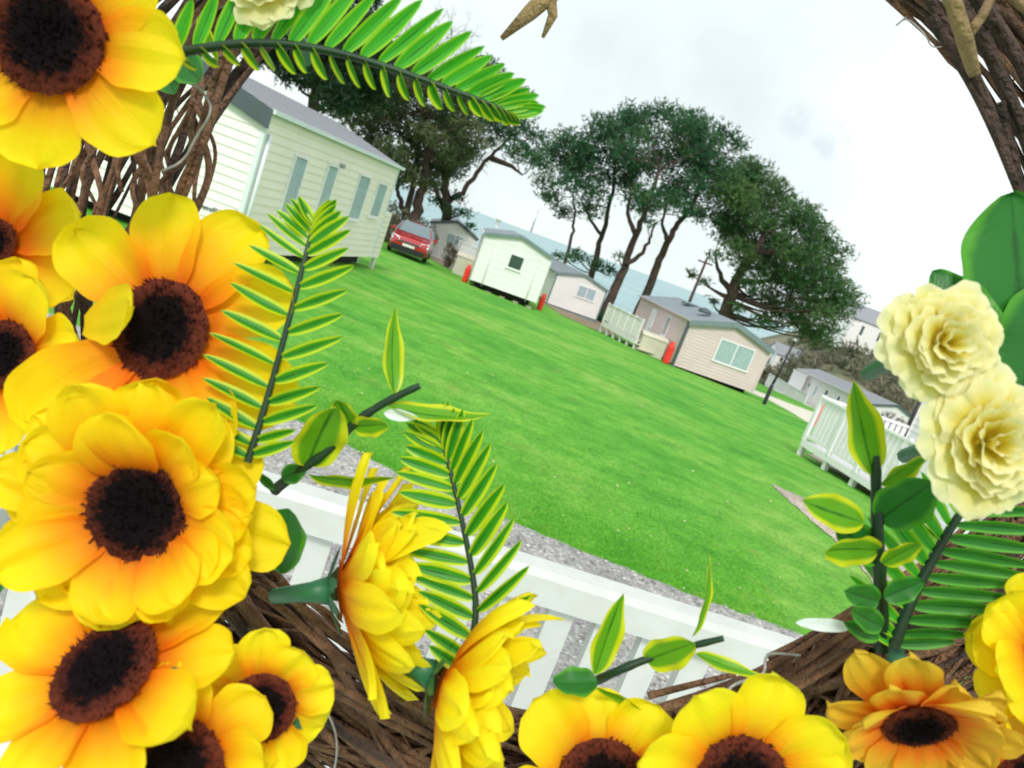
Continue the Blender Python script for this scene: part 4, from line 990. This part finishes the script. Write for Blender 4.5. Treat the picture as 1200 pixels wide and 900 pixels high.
for pts, rad in (([(278, 50), (262, 90), (245, 150), (222, 215), (190, 290)], .0030), ([(262, 62), (246, 110), (230, 170), (208, 232)], .0026), ([(210, 80), (200, 130), (185, 190), (178, 260)], .0028), ([(160, 180), (175, 210), (180, 260)], .003),
                 ([(300, 690), (340, 720), (390, 770), (470, 820), (560, 850)], .0030), ([(330, 680), (370, 730), (430, 770), (520, 800)], .0026), ([(280, 700), (330, 760), (420, 820), (520, 870)], .0034), ([(340, 690), (372, 712), (400, 742)], .0018),
                 ([(350, 700), (385, 716), (398, 735)], .0022), ([(455, 775), (490, 782), (530, 800)], .0022),
                 ([(770, 830), (840, 808), (920, 772), (1000, 720)], .0028), ([(800, 850), (880, 812), (960, 765), (1060, 690)], .0032), ([(760, 815), (820, 800), (862, 790)], .0026), ([(880, 835), (960, 790), (1050, 725)], .0034), ([(900, 770), (950, 745), (1000, 712)], .0022),
                 ([(1090, 20), (1130, 80), (1165, 150), (1200, 240)], .0040), ([(1110, -10), (1165, 70), (1200, 150)], .005), ([(1075, -20), (1120, 45), (1155, 110), (1180, 180)], .0035), ([(1085, 720), (1140, 690), (1200, 640)], .0036), ([(640, 850), (720, 842), (800, 825), (880, 795), (960, 748)], .003), ([(820, 845), (900, 815), (980, 762), (1030, 720)], .0034), ([(905, 800), (965, 768), (1015, 728)], .0028), ([(270, 720), (320, 790), (400, 860), (470, 900)], .0036), ([(380, 755), (430, 800), (500, 835), (600, 862)], .003), ([(300, 740), (370, 800), (440, 840), (530, 885)], .0028), ([(1150, 40), (1190, 130), (1225, 230)], .005), ([(1140, -10), (1190, 60), (1230, 150)], .0052), ([(1170, 120), (1190, 190), (1200, 260)], .004), ([(1060, 740), (1130, 720), (1200, 680)], .004)):
    loose(pts, rad, M['twig'] if rad < .0035 else M['twigdark'], d=.355)
loose([(150, 40), (175, 60), (190, 95), (225, 96), (240, 110), (250, 130), (230, 160), (215, 190), (190, 200)], .0011, M['wire'], 'binding_wire', .345)
loose([(850, 812), (862, 800), (897, 792), (896, 770), (905, 765), (938, 768)], .0011, M['wire'], 'binding_wire', .345)
loose([(372, 815), (392, 850), (396, 880), (390, 910)], .0009, M['wire'], 'binding_wire', .345)
loose([(1052, 28), (1062, 20), (1085, 40), (1092, 58), (1118, 50)], .0006, M['wire'], 'thin_wire', .39)
loose([(1062, 20), (1050, 30)], .0008, M['wire'], 'thin_wire', .39)

# ---- sunflowers
def sunflower(px, py, d, Rpx, rpx, nx, ny, nP, el, layers=1, wid=1.0, bend=0, seed=1, mt='petal', point=.0, rot=0, stemto=None, jit=1.0, skip=(), tuck=()):
    rr = random.Random(seed); C = PD(px, py, d); Rw = Rpx/F*d; rw = rpx/F*d
    nz = math.sqrt(max(.0, 1-nx*nx-ny*ny))*(-1 if nx > .95 else 1); n = cv(nx, ny, nz).normalized()
    u = (RV-n*RV.dot(n)).normalized(); v = n.cross(u)
    mb = MB()
    for L in range(layers):
        for k in range(nP):
            if L == 0 and k in skip: continue
            a = rot+2*PI*(k+.5*(L % 2))/nP+rr.gauss(0, .07)*jit
            rad = u*math.cos(a)+v*math.sin(a); sd = n.cross(rad).normalized()
            e0 = math.radians(el+L*9+rr.gauss(0, 8)*jit)
            ln = (Rw-rw*.55)*(1-.13*L)*rr.uniform(.86, 1.1); w_ = 2*PI*(rw*.35+Rw*.62)/nP*.60*wid*rr.uniform(.88, 1.12)
            bd = bend+rr.gauss(0, .22)*jit; cup = rr.uniform(.05, .32); tl = rr.gauss(0, .18)*jit; ru = rr.uniform(0, 6)
            e1 = e0
            rb = rw*.55
            if (L, k) in tuck: e1 = math.radians(158); ln *= .62; rb = rw*1.55; w_ *= .62
            ph2 = rr.uniform(0, 6)
            def fn(s, t):
                x = s*2-1
                # outline
                if t < .62: w0 = .34+.66*math.sin(PI/2*t/.62)**1.1
                else:
                    q = (t-.62)/.38; w0 = (1-q**(2.6-point))**(.5+point*.35) if q < 1 else 0
                rr_t = t*ln
                ang_ = e1+bd*t*t
                # integrate the bend roughly
                px_ = ln*t*math.cos(e1+bd*t*t*.5); pz = ln*t*math.sin(e1+bd*t*t*.5)
                z = cup*w_*(x*x)*(.4+t)-.0 + .0011*math.sin(x*5+ru+t*4)*t + .0008*math.sin(x*9+ph2)*t
                e_ = .03*math.sin(t*17+ph2)*(abs(x)**3)
                wd = w_*(w0+e_*(1 if t < .95 else 0))
                tip = -.05*ln*(t**6)*(x*x)*0
                p = C + rad*(rb+px_) + n*(pz+z+(.006 if rb > rw else 0)-.0012*L*-1-.003) + sd*(wd*x + tl*t*ln*.5)
                return p, (s, t if rb < rw else .55+.45*t)
            mb.grid(fn, 12, 20)
    # receptacle joining the petals behind the seed head
    base = len(mb.v); c0 = mb.vert(C-n*.005, (.5, 0)); ring = [mb.vert(C+(u*math.cos(2*PI*j/24)+v*math.sin(2*PI*j/24))*rw*.9-n*.003, (.5, 0)) for j in range(24)]
    for j in range(24): mb.face((c0, ring[j], ring[(j+1) % 24]), 0, True)
    sf = wb(mb, 'sunflower', M[mt], None, C); sf['_o'] = tuple(C)
    # seed head: fibrous dome
    mb = MB()
    def dome(s, t):
        a = 2*PI*s; r_ = rw*(t**.9)
        h = rw*.20*(1-t**3) - (rw*.16*math.exp(-(t/.55)**2))
        p0 = u*math.cos(a)*r_+v*math.sin(a)*r_
        nz_ = noise.noise((p0)*900+C*3)*.0011 + noise.noise(p0*2200)*.0006
        edge = 1+.04*noise.noise(Vector((math.cos(a)*4, math.sin(a)*4, seed)))*(t > .8)
        return C+p0*edge+n*(h+nz_+.0015), (s, t)
    mb.grid(dome, 72, 26)
    for q in range(int(420)):
        a = rr.uniform(0, 2*PI); t = rr.random()**.5; r_ = rw*t*1.01; h = rw*.20*(1-t**3)-(rw*.16*math.exp(-(t/.55)**2))
        p = C+(u*math.cos(a)+v*math.sin(a))*r_+n*(h+.001); dd2 = (n*1.0+(u*math.cos(a)+v*math.sin(a))*t*.8+u*rr.gauss(0, .3)+v*rr.gauss(0, .3)).normalized(); L_ = rr.uniform(.0016, .0034)*rw/.022
        s1 = dd2.orthogonal().normalized()*L_*.3; s2 = dd2.cross(s1)
        tt = min(1, t+rr.uniform(-.08, .12)); i = [mb.vert(p+s1, (a/6.3, tt)), mb.vert(p-s1*.5+s2, (a/6.3, tt)), mb.vert(p-s1*.5-s2, (a/6.3, tt)), mb.vert(p+dd2*L_, (a/6.3, tt))]
        mb.face((i[0], i[1], i[3])); mb.face((i[1], i[2], i[3])); mb.face((i[2], i[0], i[3]))
    sh = mb.build('seed_head', M['seed'], sf, C); sh.location = (0, 0, 0)
    # green cup and stem behind
    mb = MB()
    prof = [(.0, -.012), (.35, -.011), (.62, -.008), (.72, -.004)]
    st_end = C-n*.05 if stemto is None else PD(*stemto)
    for j in range(10):
        a = 2*PI*j/10; rad = u*math.cos(a)+v*math.sin(a); sd = n.cross(rad)
        i = [mb.vert(C-n*.010+sd*.003), mb.vert(C-n*.010-sd*.003), mb.vert(C+rad*rw*1.05-n*.005-sd*.003), mb.vert(C+rad*rw*1.45-n*.003), mb.vert(C+rad*rw*1.05-n*.005+sd*.003)]
        mb.face(i)
    mb.tube([C-n*.007, C-n*.016, (C-n*.03).lerp(st_end, .4), st_end], [.0065, .0042, .0034, .0032], 8)
    o = mb.build('stem', M['stemgreen'], sf, C); o.location = (0, 0, 0)
    return sf
sunflower(58, 44, .27, 156, 66, .06, -.10, 9, 10, 1, 1.0, -.25, 1, 'petal', rot=-.25)
sunflower(190, 386, .30, 186, 59, -.10, .10, 9, 8, 1, .86, -.2, 2, 'petal', rot=.20, tuck=((0, 4),))
sunflower(8, 415, .315, 112, 40, -.15, .05, 8, 12, 1, .95, -.2, 3, 'petal', rot=.1)
sunflower(-8, 285, .33, 128, 30, .0, .1, 8, 10, 1, .95, -.1, 4, 'petal', rot=.2)
sunflower(165, 597, .280, 166, 68, .03, .04, 13, 11, 3, 1.05, -.25, 5, 'petal', point=.12, jit=1.1)
sunflower(124, 786, .262, 152, 62, -.16, .72, 9, 8, 1, .92, -.3, 6, 'petal', rot=.1)
sunflower(306, 828, .280, 84, 40, .22, .05, 9, 10, 1, 1.2, -.2, 7, 'petalb', rot=.25)
sunflower(208, 900, .257, 122, 54, .1, .25, 8, 6, 1, .95, -.3, 8, 'petal', rot=.0)
sunflower(408, 690, .325, 164, 40, .985, .04, 21, 24, 3, 1.2, .15, 9, 'petalb', point=.35, stemto=(325, 700, .36), jit=1.2)
sunflower(528, 800, .305, 152, 40, .93, -.34, 20, 22, 3, 1.25, .15, 10, 'petalb', point=.3, stemto=(500, 800, .36), jit=1.2)
sunflower(706, 925, .30, 122, 56, .05, .28, 9, 14, 1, 1.1, -.25, 11, 'petalb', rot=.3)
sunflower(868, 919, .29, 132, 56, .04, .10, 9, 16, 1, 1.12, -.15, 12, 'petalb', rot=.58)
sunflower(1075, 848, .30, 108, 40, -.12, -.60, 11, 12, 2, 1.1, -.2, 13, 'petalo', rot=.1)
sunflower(1236, 776, .30, 106, 34, -.2, .2, 9, 12, 2, 1.1, -.2, 14, 'petalb', rot=.2)
sunflower(1205, 915, .30, 92, 34, -.2, .2, 9, 12, 2, 1.1, -.2, 15, 'petalo', rot=.2)

# ---- leaves, sprigs, ferns
def leafmesh(mb, base, tip, w, nrm, fold=.25, curl=.0, blunt=.0, nu=6, nv=10, wave=0):
    base = Vector(base); tip = Vector(tip); ax = tip-base; L = ax.length; ax.normalize()
    nrm = Vector(nrm); nrm = (nrm-ax*nrm.dot(ax)).normalized(); sd = ax.cross(nrm).normalized()
    def fn(s, t):
        x = 2*s-1
        if blunt: prof = math.sin(PI*min(1, t)**.8)**(.55) if 0 < t < 1 else (0 if t >= 1 else .12)
        else: prof = (math.sin(PI*t**.78)**.85 if 0 < t < 1 else 0)*(1-.12*t)+.0
        if t <= 0: prof = .08
        c = curl*L*(math.sin(PI*t)*.0+t*t-t*.35)
        p = base+ax*L*t+sd*x*prof*w*.5+nrm*(fold*abs(x)*prof*w*.5+c+wave*w*math.sin(t*14)*x*x*.05)
        return p, (s, t)
    mb.grid(fn, nu, nv)
def leaf(parent, b_, t_, d0, d1, wpx, mt, roll=0, fold=.25, curl=0, blunt=0):
    B = PD(b_[0], b_[1], d0); Tt = PD(t_[0], t_[1], d1); w_ = wpx/F*(d0+d1)/2
    ax = (Tt-B).normalized(); nrm = Matrix.Rotation(math.radians(roll), 3, ax) @ (-FW)
    mb = MB(); leafmesh(mb, B, Tt, w_, nrm, fold, curl, blunt, 10, 30, 1)
    return wb(mb, 'leaf', M[mt], parent, B)
def sprig(pts, d, rad, leaves):
    """stem through pixel points, each leaf a sub-part"""
    mb = MB(); P_ = [PD(x, y, d+dz) for x, y, dz in pts]
    for _ in range(2):
        q = [P_[0]]
        for i in range(len(P_)-1): q += [P_[i].lerp(P_[i+1], .25), P_[i].lerp(P_[i+1], .75)]
        q.append(P_[-1]); P_ = q
    n_ = len(P_); mb.tube(P_, [rad*(1-.45*i/n_)*(1.12 if i % 4 == 0 else 1) for i in range(n_)], 8)
    o = wb(mb, 'leafy_sprig', M['stem'], None, P_[0]); o['_o'] = tuple(P_[0])
    for L in leaves: leaf(o, *L)
    return o
D1 = .31
sprig([(322, 574, .01), (352, 550, .0), (385, 528, 0), (412, 498, 0), (440, 478, 0), (470, 462, 0), (492, 452, .0)], D1, .0024, [
    ((338, 596), (332, 668), D1, D1+.01, 56, 'leafdark', 10, .25, .1, 1),
    ((360, 546), (390, 470), D1, D1-.01, 62, 'leafyel', 35, .3, .2, 1),
    ((412, 498), (396, 466), D1, D1-.008, 34, 'leafyel', -20, .3, .1, 1),
    ((414, 500), (456, 496), D1, D1-.005, 30, 'leafyel', 30, .25, .1, 1),
    ((462, 462), (455, 364), D1, D1+.005, 30, 'leafyel', 40, .3, .25, 0),
    ((456, 476), (568, 503), D1, D1+.01, 34, 'leafyel', -55, .3, .3, 0),
    ((450, 484), (492, 490), D1, D1, 15, 'leafwhite_glint', 0, .2, 0, 0),  # white sliver in leaf shape, a painted glint on the sprig
    ((362, 556), (462, 572), D1, D1+.005, 30, 'leafyel', 50, .3, -.25, 0),
    ((330, 560), (362, 548), D1, D1, 26, 'leafdark', 0, .2, .1, 0),
    ((322, 574), (300, 552), D1, D1, 12, 'leafdark', 0, .2, .1, 0)])
D2 = .30
sprig([(1033, 760, .02), (1032, 700, .01), (1029, 640, 0), (1027, 585, 0), (1026, 534, 0)], D2, .0030, [
    ((1023, 556), (997, 446), D2, D2-.005, 52, 'leafyel', 8, .22, .05, 0),
    ((1012, 612), (928, 586), D2, D2-.012, 46, 'leafyel', 15, .25, .2, 0),
    ((1030, 610), (1094, 562), D2, D2-.01, 66, 'leafdark', 5, .2, .1, 1),
    ((1032, 568), (1088, 530), D2+.01, D2+.005, 34, 'leafyel', 30, .3, .1, 0),
    ((1030, 645), (960, 640), D2, D2-.01, 44, 'leafyel', -25, .25, .15, 1),
    ((1030, 655), (975, 612), D2+.004, D2, 44, 'leafdark', 10, .25, .1, 1),
    ((1034, 660), (1078, 634), D2, D2-.01, 30, 'leafyel', 10, .25, .1, 1),
    ((1030, 705), (985, 690), D2, D2-.008, 36, 'leafdark', 0, .25, .1, 0),
    ((1034, 735), (992, 712), D2, D2-.008, 32, 'leafdark', 10, .25, .1, 0),
    ((1030, 748), (985, 728), D2+.005, D2, 24, 'ferngreen', 10, .25, .1, 0),
    ((996, 735), (932, 729), D2+.005, D2, 16, 'leafwhite_glint', 0, .1, 0, 1),
    ((1036, 700), (1080, 680), D2, D2, 32, 'leafdark', 0, .25, .1, 1)])
D3 = .315
sprig([(688, 803, .015), (715, 790, 0), (750, 775, 0), (790, 762, 0), (848, 748, -.005)], D3, .0021, [
    ((697, 790), (727, 693), D3, D3, 40, 'leafyel', 20, .3, .1, 0),
    ((757, 774), (815, 752), D3, D3-.01, 46, 'leafyel', 5, .2, .05, 1),
    ((811, 746), (847, 657), D3, D3, 22, 'leafyel', 50, .3, -.3, 0),
    ((815, 766), (890, 798), D3, D3, 22, 'leafyel', -50, .3, .2, 0),
    ((700, 800), (648, 805), D3-.01, D3-.01, 40, 'leafdark', 55, .3, .25, 1),
    ((700, 806), (770, 838), D3-.01, D3, 20, 'leafyel', 40, .3, .2, 0)])
# big round leaves top right, olive leaf, hidden green bits
def bigleaf(b_, t_, d, w, mt, **k): return leaf(None, b_, t_, d, d+.01, w, mt, **k)
bigleaf((1205, 480), (1185, 226), .33, 185, 'leafdark', fold=.08, blunt=1, roll=10)
bigleaf((1165, 395), (1092, 318), .325, 60, 'leafdark', fold=.1, blunt=1)
bigleaf((1190, 480), (1240, 330), .325, 120, 'leafdark', fold=.1, blunt=1)
bigleaf((1182, 865), (1187, 778), .31, 62, 'leafolive', fold=.1, blunt=1, roll=15)
bigleaf((60, 775), (12, 797), .33, 34, 'leafdark', fold=.2)
bigleaf((-5, 700), (12, 648), .33, 20, 'leafdark', fold=.2)
bigleaf((205, 110), (168, 30), .34, 50, 'leafdark', fold=.2)
bigleaf((235, 95), (200, 60), .335, 40, 'leafdark', fold=.2, blunt=1)
bigleaf((262, 110), (256, 145), .33, 12, 'leafyel', fold=.2) if False else None
bigleaf((232, 20), (256, 72), .335, 16, 'leafyel', fold=.3)

def fern(stem, d, nL, lenL, lenR, wpx, angL, angR, mt='fern', rollL=0, rollR=0, dz_tip=0, taper=.35, srad=.0016, dzL=0, dzR=0, mtR=None, start=.06, bulge=1.0):
    """frond: stem through pixels, leaflets to each side; angles from the stem direction in degrees"""
    P_ = [PD(x, y, d+dz_tip*i/(len(stem)-1)) for i, (x, y) in enumerate(stem)]
    for _ in range(3):
        q = [P_[0]]
        for i in range(len(P_)-1): q += [P_[i].lerp(P_[i+1], .25), P_[i].lerp(P_[i+1], .75)]
        q.append(P_[-1]); P_ = q
    n_ = len(P_); mb = MB(); mb.tube(P_, [srad*(1-.6*i/n_) for i in range(n_)], 8)
    o = wb(mb, 'fern_frond', M['stem'], None, P_[0]); o['_o'] = tuple(P_[0])
    rr = random.Random(int(stem[0][0])*7+3)
    for side in (0, 1):
        mb = MB(); ln = (lenL, lenR)[side]; an = (angL, angR)[side]; roll = (rollL, rollR)[side]; dz = (dzL, dzR)[side]
        for k in range(nL):
            t = start+(1-start)*(k+.5*side*.6)/nL; i = min(n_-2, int(t*(n_-1))); f = t*(n_-1)-i; p = P_[i].lerp(P_[min(i+1, n_-1)], min(1, f))
            dirn = (P_[min(i+2, n_-1)]-P_[max(0, i-2)]).normalized(); dirn = (dirn+FW*-dirn.dot(FW)).normalized()
            sg = 1 if side == 0 else -1
            a = math.radians(an*(1-.55*max(0, t-.55)/.45))*sg
            ax = Matrix.Rotation(a, 3, -FW) @ dirn
            env = min(1, .55+t*1.6)*(1 if t < .45 else 1-(1-taper)*((t-.45)/.55)**1.2)
            L_ = ln/F*d*env*rr.uniform(.88, 1.08); a += rr.gauss(0, .05); w_ = wpx/F*d*(.7+.3*env)
            ax2 = (ax+cv(0, 0, dz)).normalized()
            nr = Matrix.Rotation(math.radians(roll+rr.gauss(0, 6)), 3, ax2) @ (-FW)
            leafmesh(mb, p, p+ax2*L_, w_*rr.uniform(.85, 1.1), nr, .45, rr.uniform(.0, .24), .5, 4, 12)
        lf = wb(mb, 'leaflets', M[(mtR or mt) if side else mt], o, P_[0])
    return o
# leaning fern left, centre fern, top fern, right fern (angles: side 0 = left of travel direction in picture)
fern([(290, 542), (306, 492), (324, 430), (344, 355), (358, 300), (364, 276), (368, 262)], .285, 16, 84, 78, 17, 78, 58, 'fern', 40, 10, dz_tip=.015, taper=.42)
fern([(545, 792), (560, 720), (552, 660), (537, 590), (526, 545), (516, 512)], .30, 16, 92, 92, 20, 68, 45, 'fern', 10, 25, dz_tip=.02, taper=.42, mtR='fern')
fern([(170, 70), (260, 52), (330, 50), (400, 62), (470, 84), (530, 106), (575, 122), (600, 134)], .285, 24, 100, 50, 19, 56, 52, 'fernlit', 20, 60, dz_tip=.01, taper=.34, srad=.002, mtR='fern', dzR=.25, start=.1)
fern([(1046, 760), (1062, 715), (1085, 668), (1108, 628), (1134, 588), (1160, 540)], .315, 15, 98, 118, 18, 68, 68, 'fernlit', 10, 10, taper=.55, srad=.0028, mtR='ferngreen')

# ---- pale yellow roses
def rose(px, py, d, Rpx, seed, sx=1, sy=1):
    rr = random.Random(seed); C = PD(px, py, d); Rw = Rpx/F*d
    mb = MB(); cnt = 0
    for lay in range(7):
        f = lay/6; npet = 3+lay; r_l = Rw*(.16+.74*f**.9); H = Rw*(.62-.42*f); off = rr.uniform(0, 6)
        for k in range(npet):
            a0 = off+2*PI*k/npet+rr.gauss(0, .12); span = 2*PI/npet*rr.uniform(1.15, 1.5); ph = rr.uniform(0, 6); ph2 = rr.uniform(0, 6); rk = rr.uniform(.9, 1.12); fl = rr.uniform(.05, .2)*(.5+f)
            hk = H*rr.uniform(.85, 1.12)
            def fn(s, q):
                x = 2*s-1; phi = a0+x*span*.5*(.55+.45*q); ed = 1-.22*abs(x)**3*q
                r_ = r_l*rk*(.15+.85*q**.75)*ed + Rw*fl*q**4 + Rw*.035*q*q*math.sin(5*x+ph) + Rw*.014*q**3*math.sin(13*x+ph2)
                z = hk*(q**1.1)*ed - Rw*.30*f*q**3*fl*3 + Rw*.03*q**3*math.sin(8*x+ph2) - Rw*.2
                p = C+cv(math.cos(phi)*r_*sx, math.sin(phi)*r_*sy, z)
                return p, (s, .12+.72*q**2)
            mb.grid(fn, 20, 12)
    o = wb(mb, 'rose', M['rose'], None, C); o['_o'] = tuple(C)
    mb = MB(); mb.tube([C-cv(0, 0, .006), C-cv(0, 0, .02), C-cv(0, .01, .06)], [.004, .004, .003], 8); s_ = mb.build('stem', M['stemgreen'], o, C); s_.location = (0, 0, 0)
rose(1110, 402, .265, 68, 1)
rose(1163, 520, .265, 76, 2, 1, 1.1)
rose(308, -42, .28, 60, 3)
for o in list(bpy.data.objects):
    if '_o' in o: del o['_o']


# ------------------------------------------------------------------ light
SUN_EL = 42; SUN_AZ = 200                                           # behind the viewer, a little right
el = math.radians(SUN_EL); az = math.radians(SUN_AZ)
sund = Vector((math.sin(az)*math.cos(el)*-1, math.cos(az)*math.cos(el), math.sin(el)))
sund = Vector((-.05, -.80, .85)).normalized()
ld = bpy.data.lights.new('sun', 'SUN'); ld.energy = 2.0; ld.angle = math.radians(14); ld.color = (1, .97, .92)
lo = bpy.data.objects.new('sun', ld); col.objects.link(lo); lo.rotation_euler = sund.to_track_quat('Z', 'Y').to_euler()
w = bpy.data.worlds.new('World'); sc.world = w; w.use_nodes = True; nt = w.node_tree
bg = nt.nodes['Background']; bg.inputs[1].default_value = .1
sky = N(nt, 'ShaderNodeTexSky'); sky.sky_type = 'NISHITA'; sky.sun_disc = False; sky.sun_elevation = math.asin(sund.z); sky.sun_rotation = math.atan2(sund.x, sund.y)
tc = N(nt, 'ShaderNodeTexCoord')
n = N(nt, 'ShaderNodeTexNoise', Scale=2.3, Detail=7.0, Roughness=.52); nt.links.new(tc.outputs['Generated'], n.inputs['Vector'])
cr = ramp(nt, [(.34, (6.8, 7.55, 7.6)), (.48, (8.1, 8.9, 8.8)), (.62, (9.7, 10.1, 9.8))], n.outputs['Fac'])
mxs = N(nt, 'ShaderNodeMix', data_type='RGBA'); mxs.inputs[0].default_value = .93
nt.links.new(sky.outputs[0], mxs.inputs[6]); nt.links.new(cr.outputs[0], mxs.inputs[7])
last = mxs.outputs[2]
nn2 = N(nt, 'ShaderNodeTexNoise', Scale=26, Detail=5.0); nt.links.new(tc.outputs['Generated'], nn2.inputs['Vector'])
for (px, py, th0, th1) in ((935, 142, .9996, .99975), (972, 166, .9997, .9999)):
    dcl = ray(px, py).normalized()
    dp = N(nt, 'ShaderNodeVectorMath', operation='DOT_PRODUCT'); nt.links.new(tc.outputs['Generated'], dp.inputs[0]); dp.inputs[1].default_value = dcl
    mr = N(nt, 'ShaderNodeMapRange'); nt.links.new(dp.outputs['Value'], mr.inputs[0]); mr.inputs[1].default_value = .9996; mr.inputs[2].default_value = 1.0; mr.interpolation_type = 'SMOOTHSTEP'
    ml = N(nt, 'ShaderNodeMath', operation='MULTIPLY'); nt.links.new(mr.outputs[0], ml.inputs[0])
    rr2 = ramp(nt, [(.42, (0, 0, 0)), (.6, (1, 1, 1))], nn2.outputs['Fac']); nt.links.new(rr2.outputs[0], ml.inputs[1])
    mm = N(nt, 'ShaderNodeMix', data_type='RGBA'); nt.links.new(ml.outputs[0], mm.inputs[0]); nt.links.new(last, mm.inputs[6]); mm.inputs[7].default_value = (6.6, 7.4, 7.8, 1); last = mm.outputs[2]
nt.links.new(last, bg.inputs[0])
sc.view_settings.view_transform = 'Standard'; sc.view_settings.look = 'None'; sc.view_settings.exposure = .28; sc.view_settings.gamma = 1
sc.render.engine = 'CYCLES'; sc.cycles.use_denoising = True; sc.cycles.max_bounces = 8; sc.cycles.transparent_max_bounces = 16
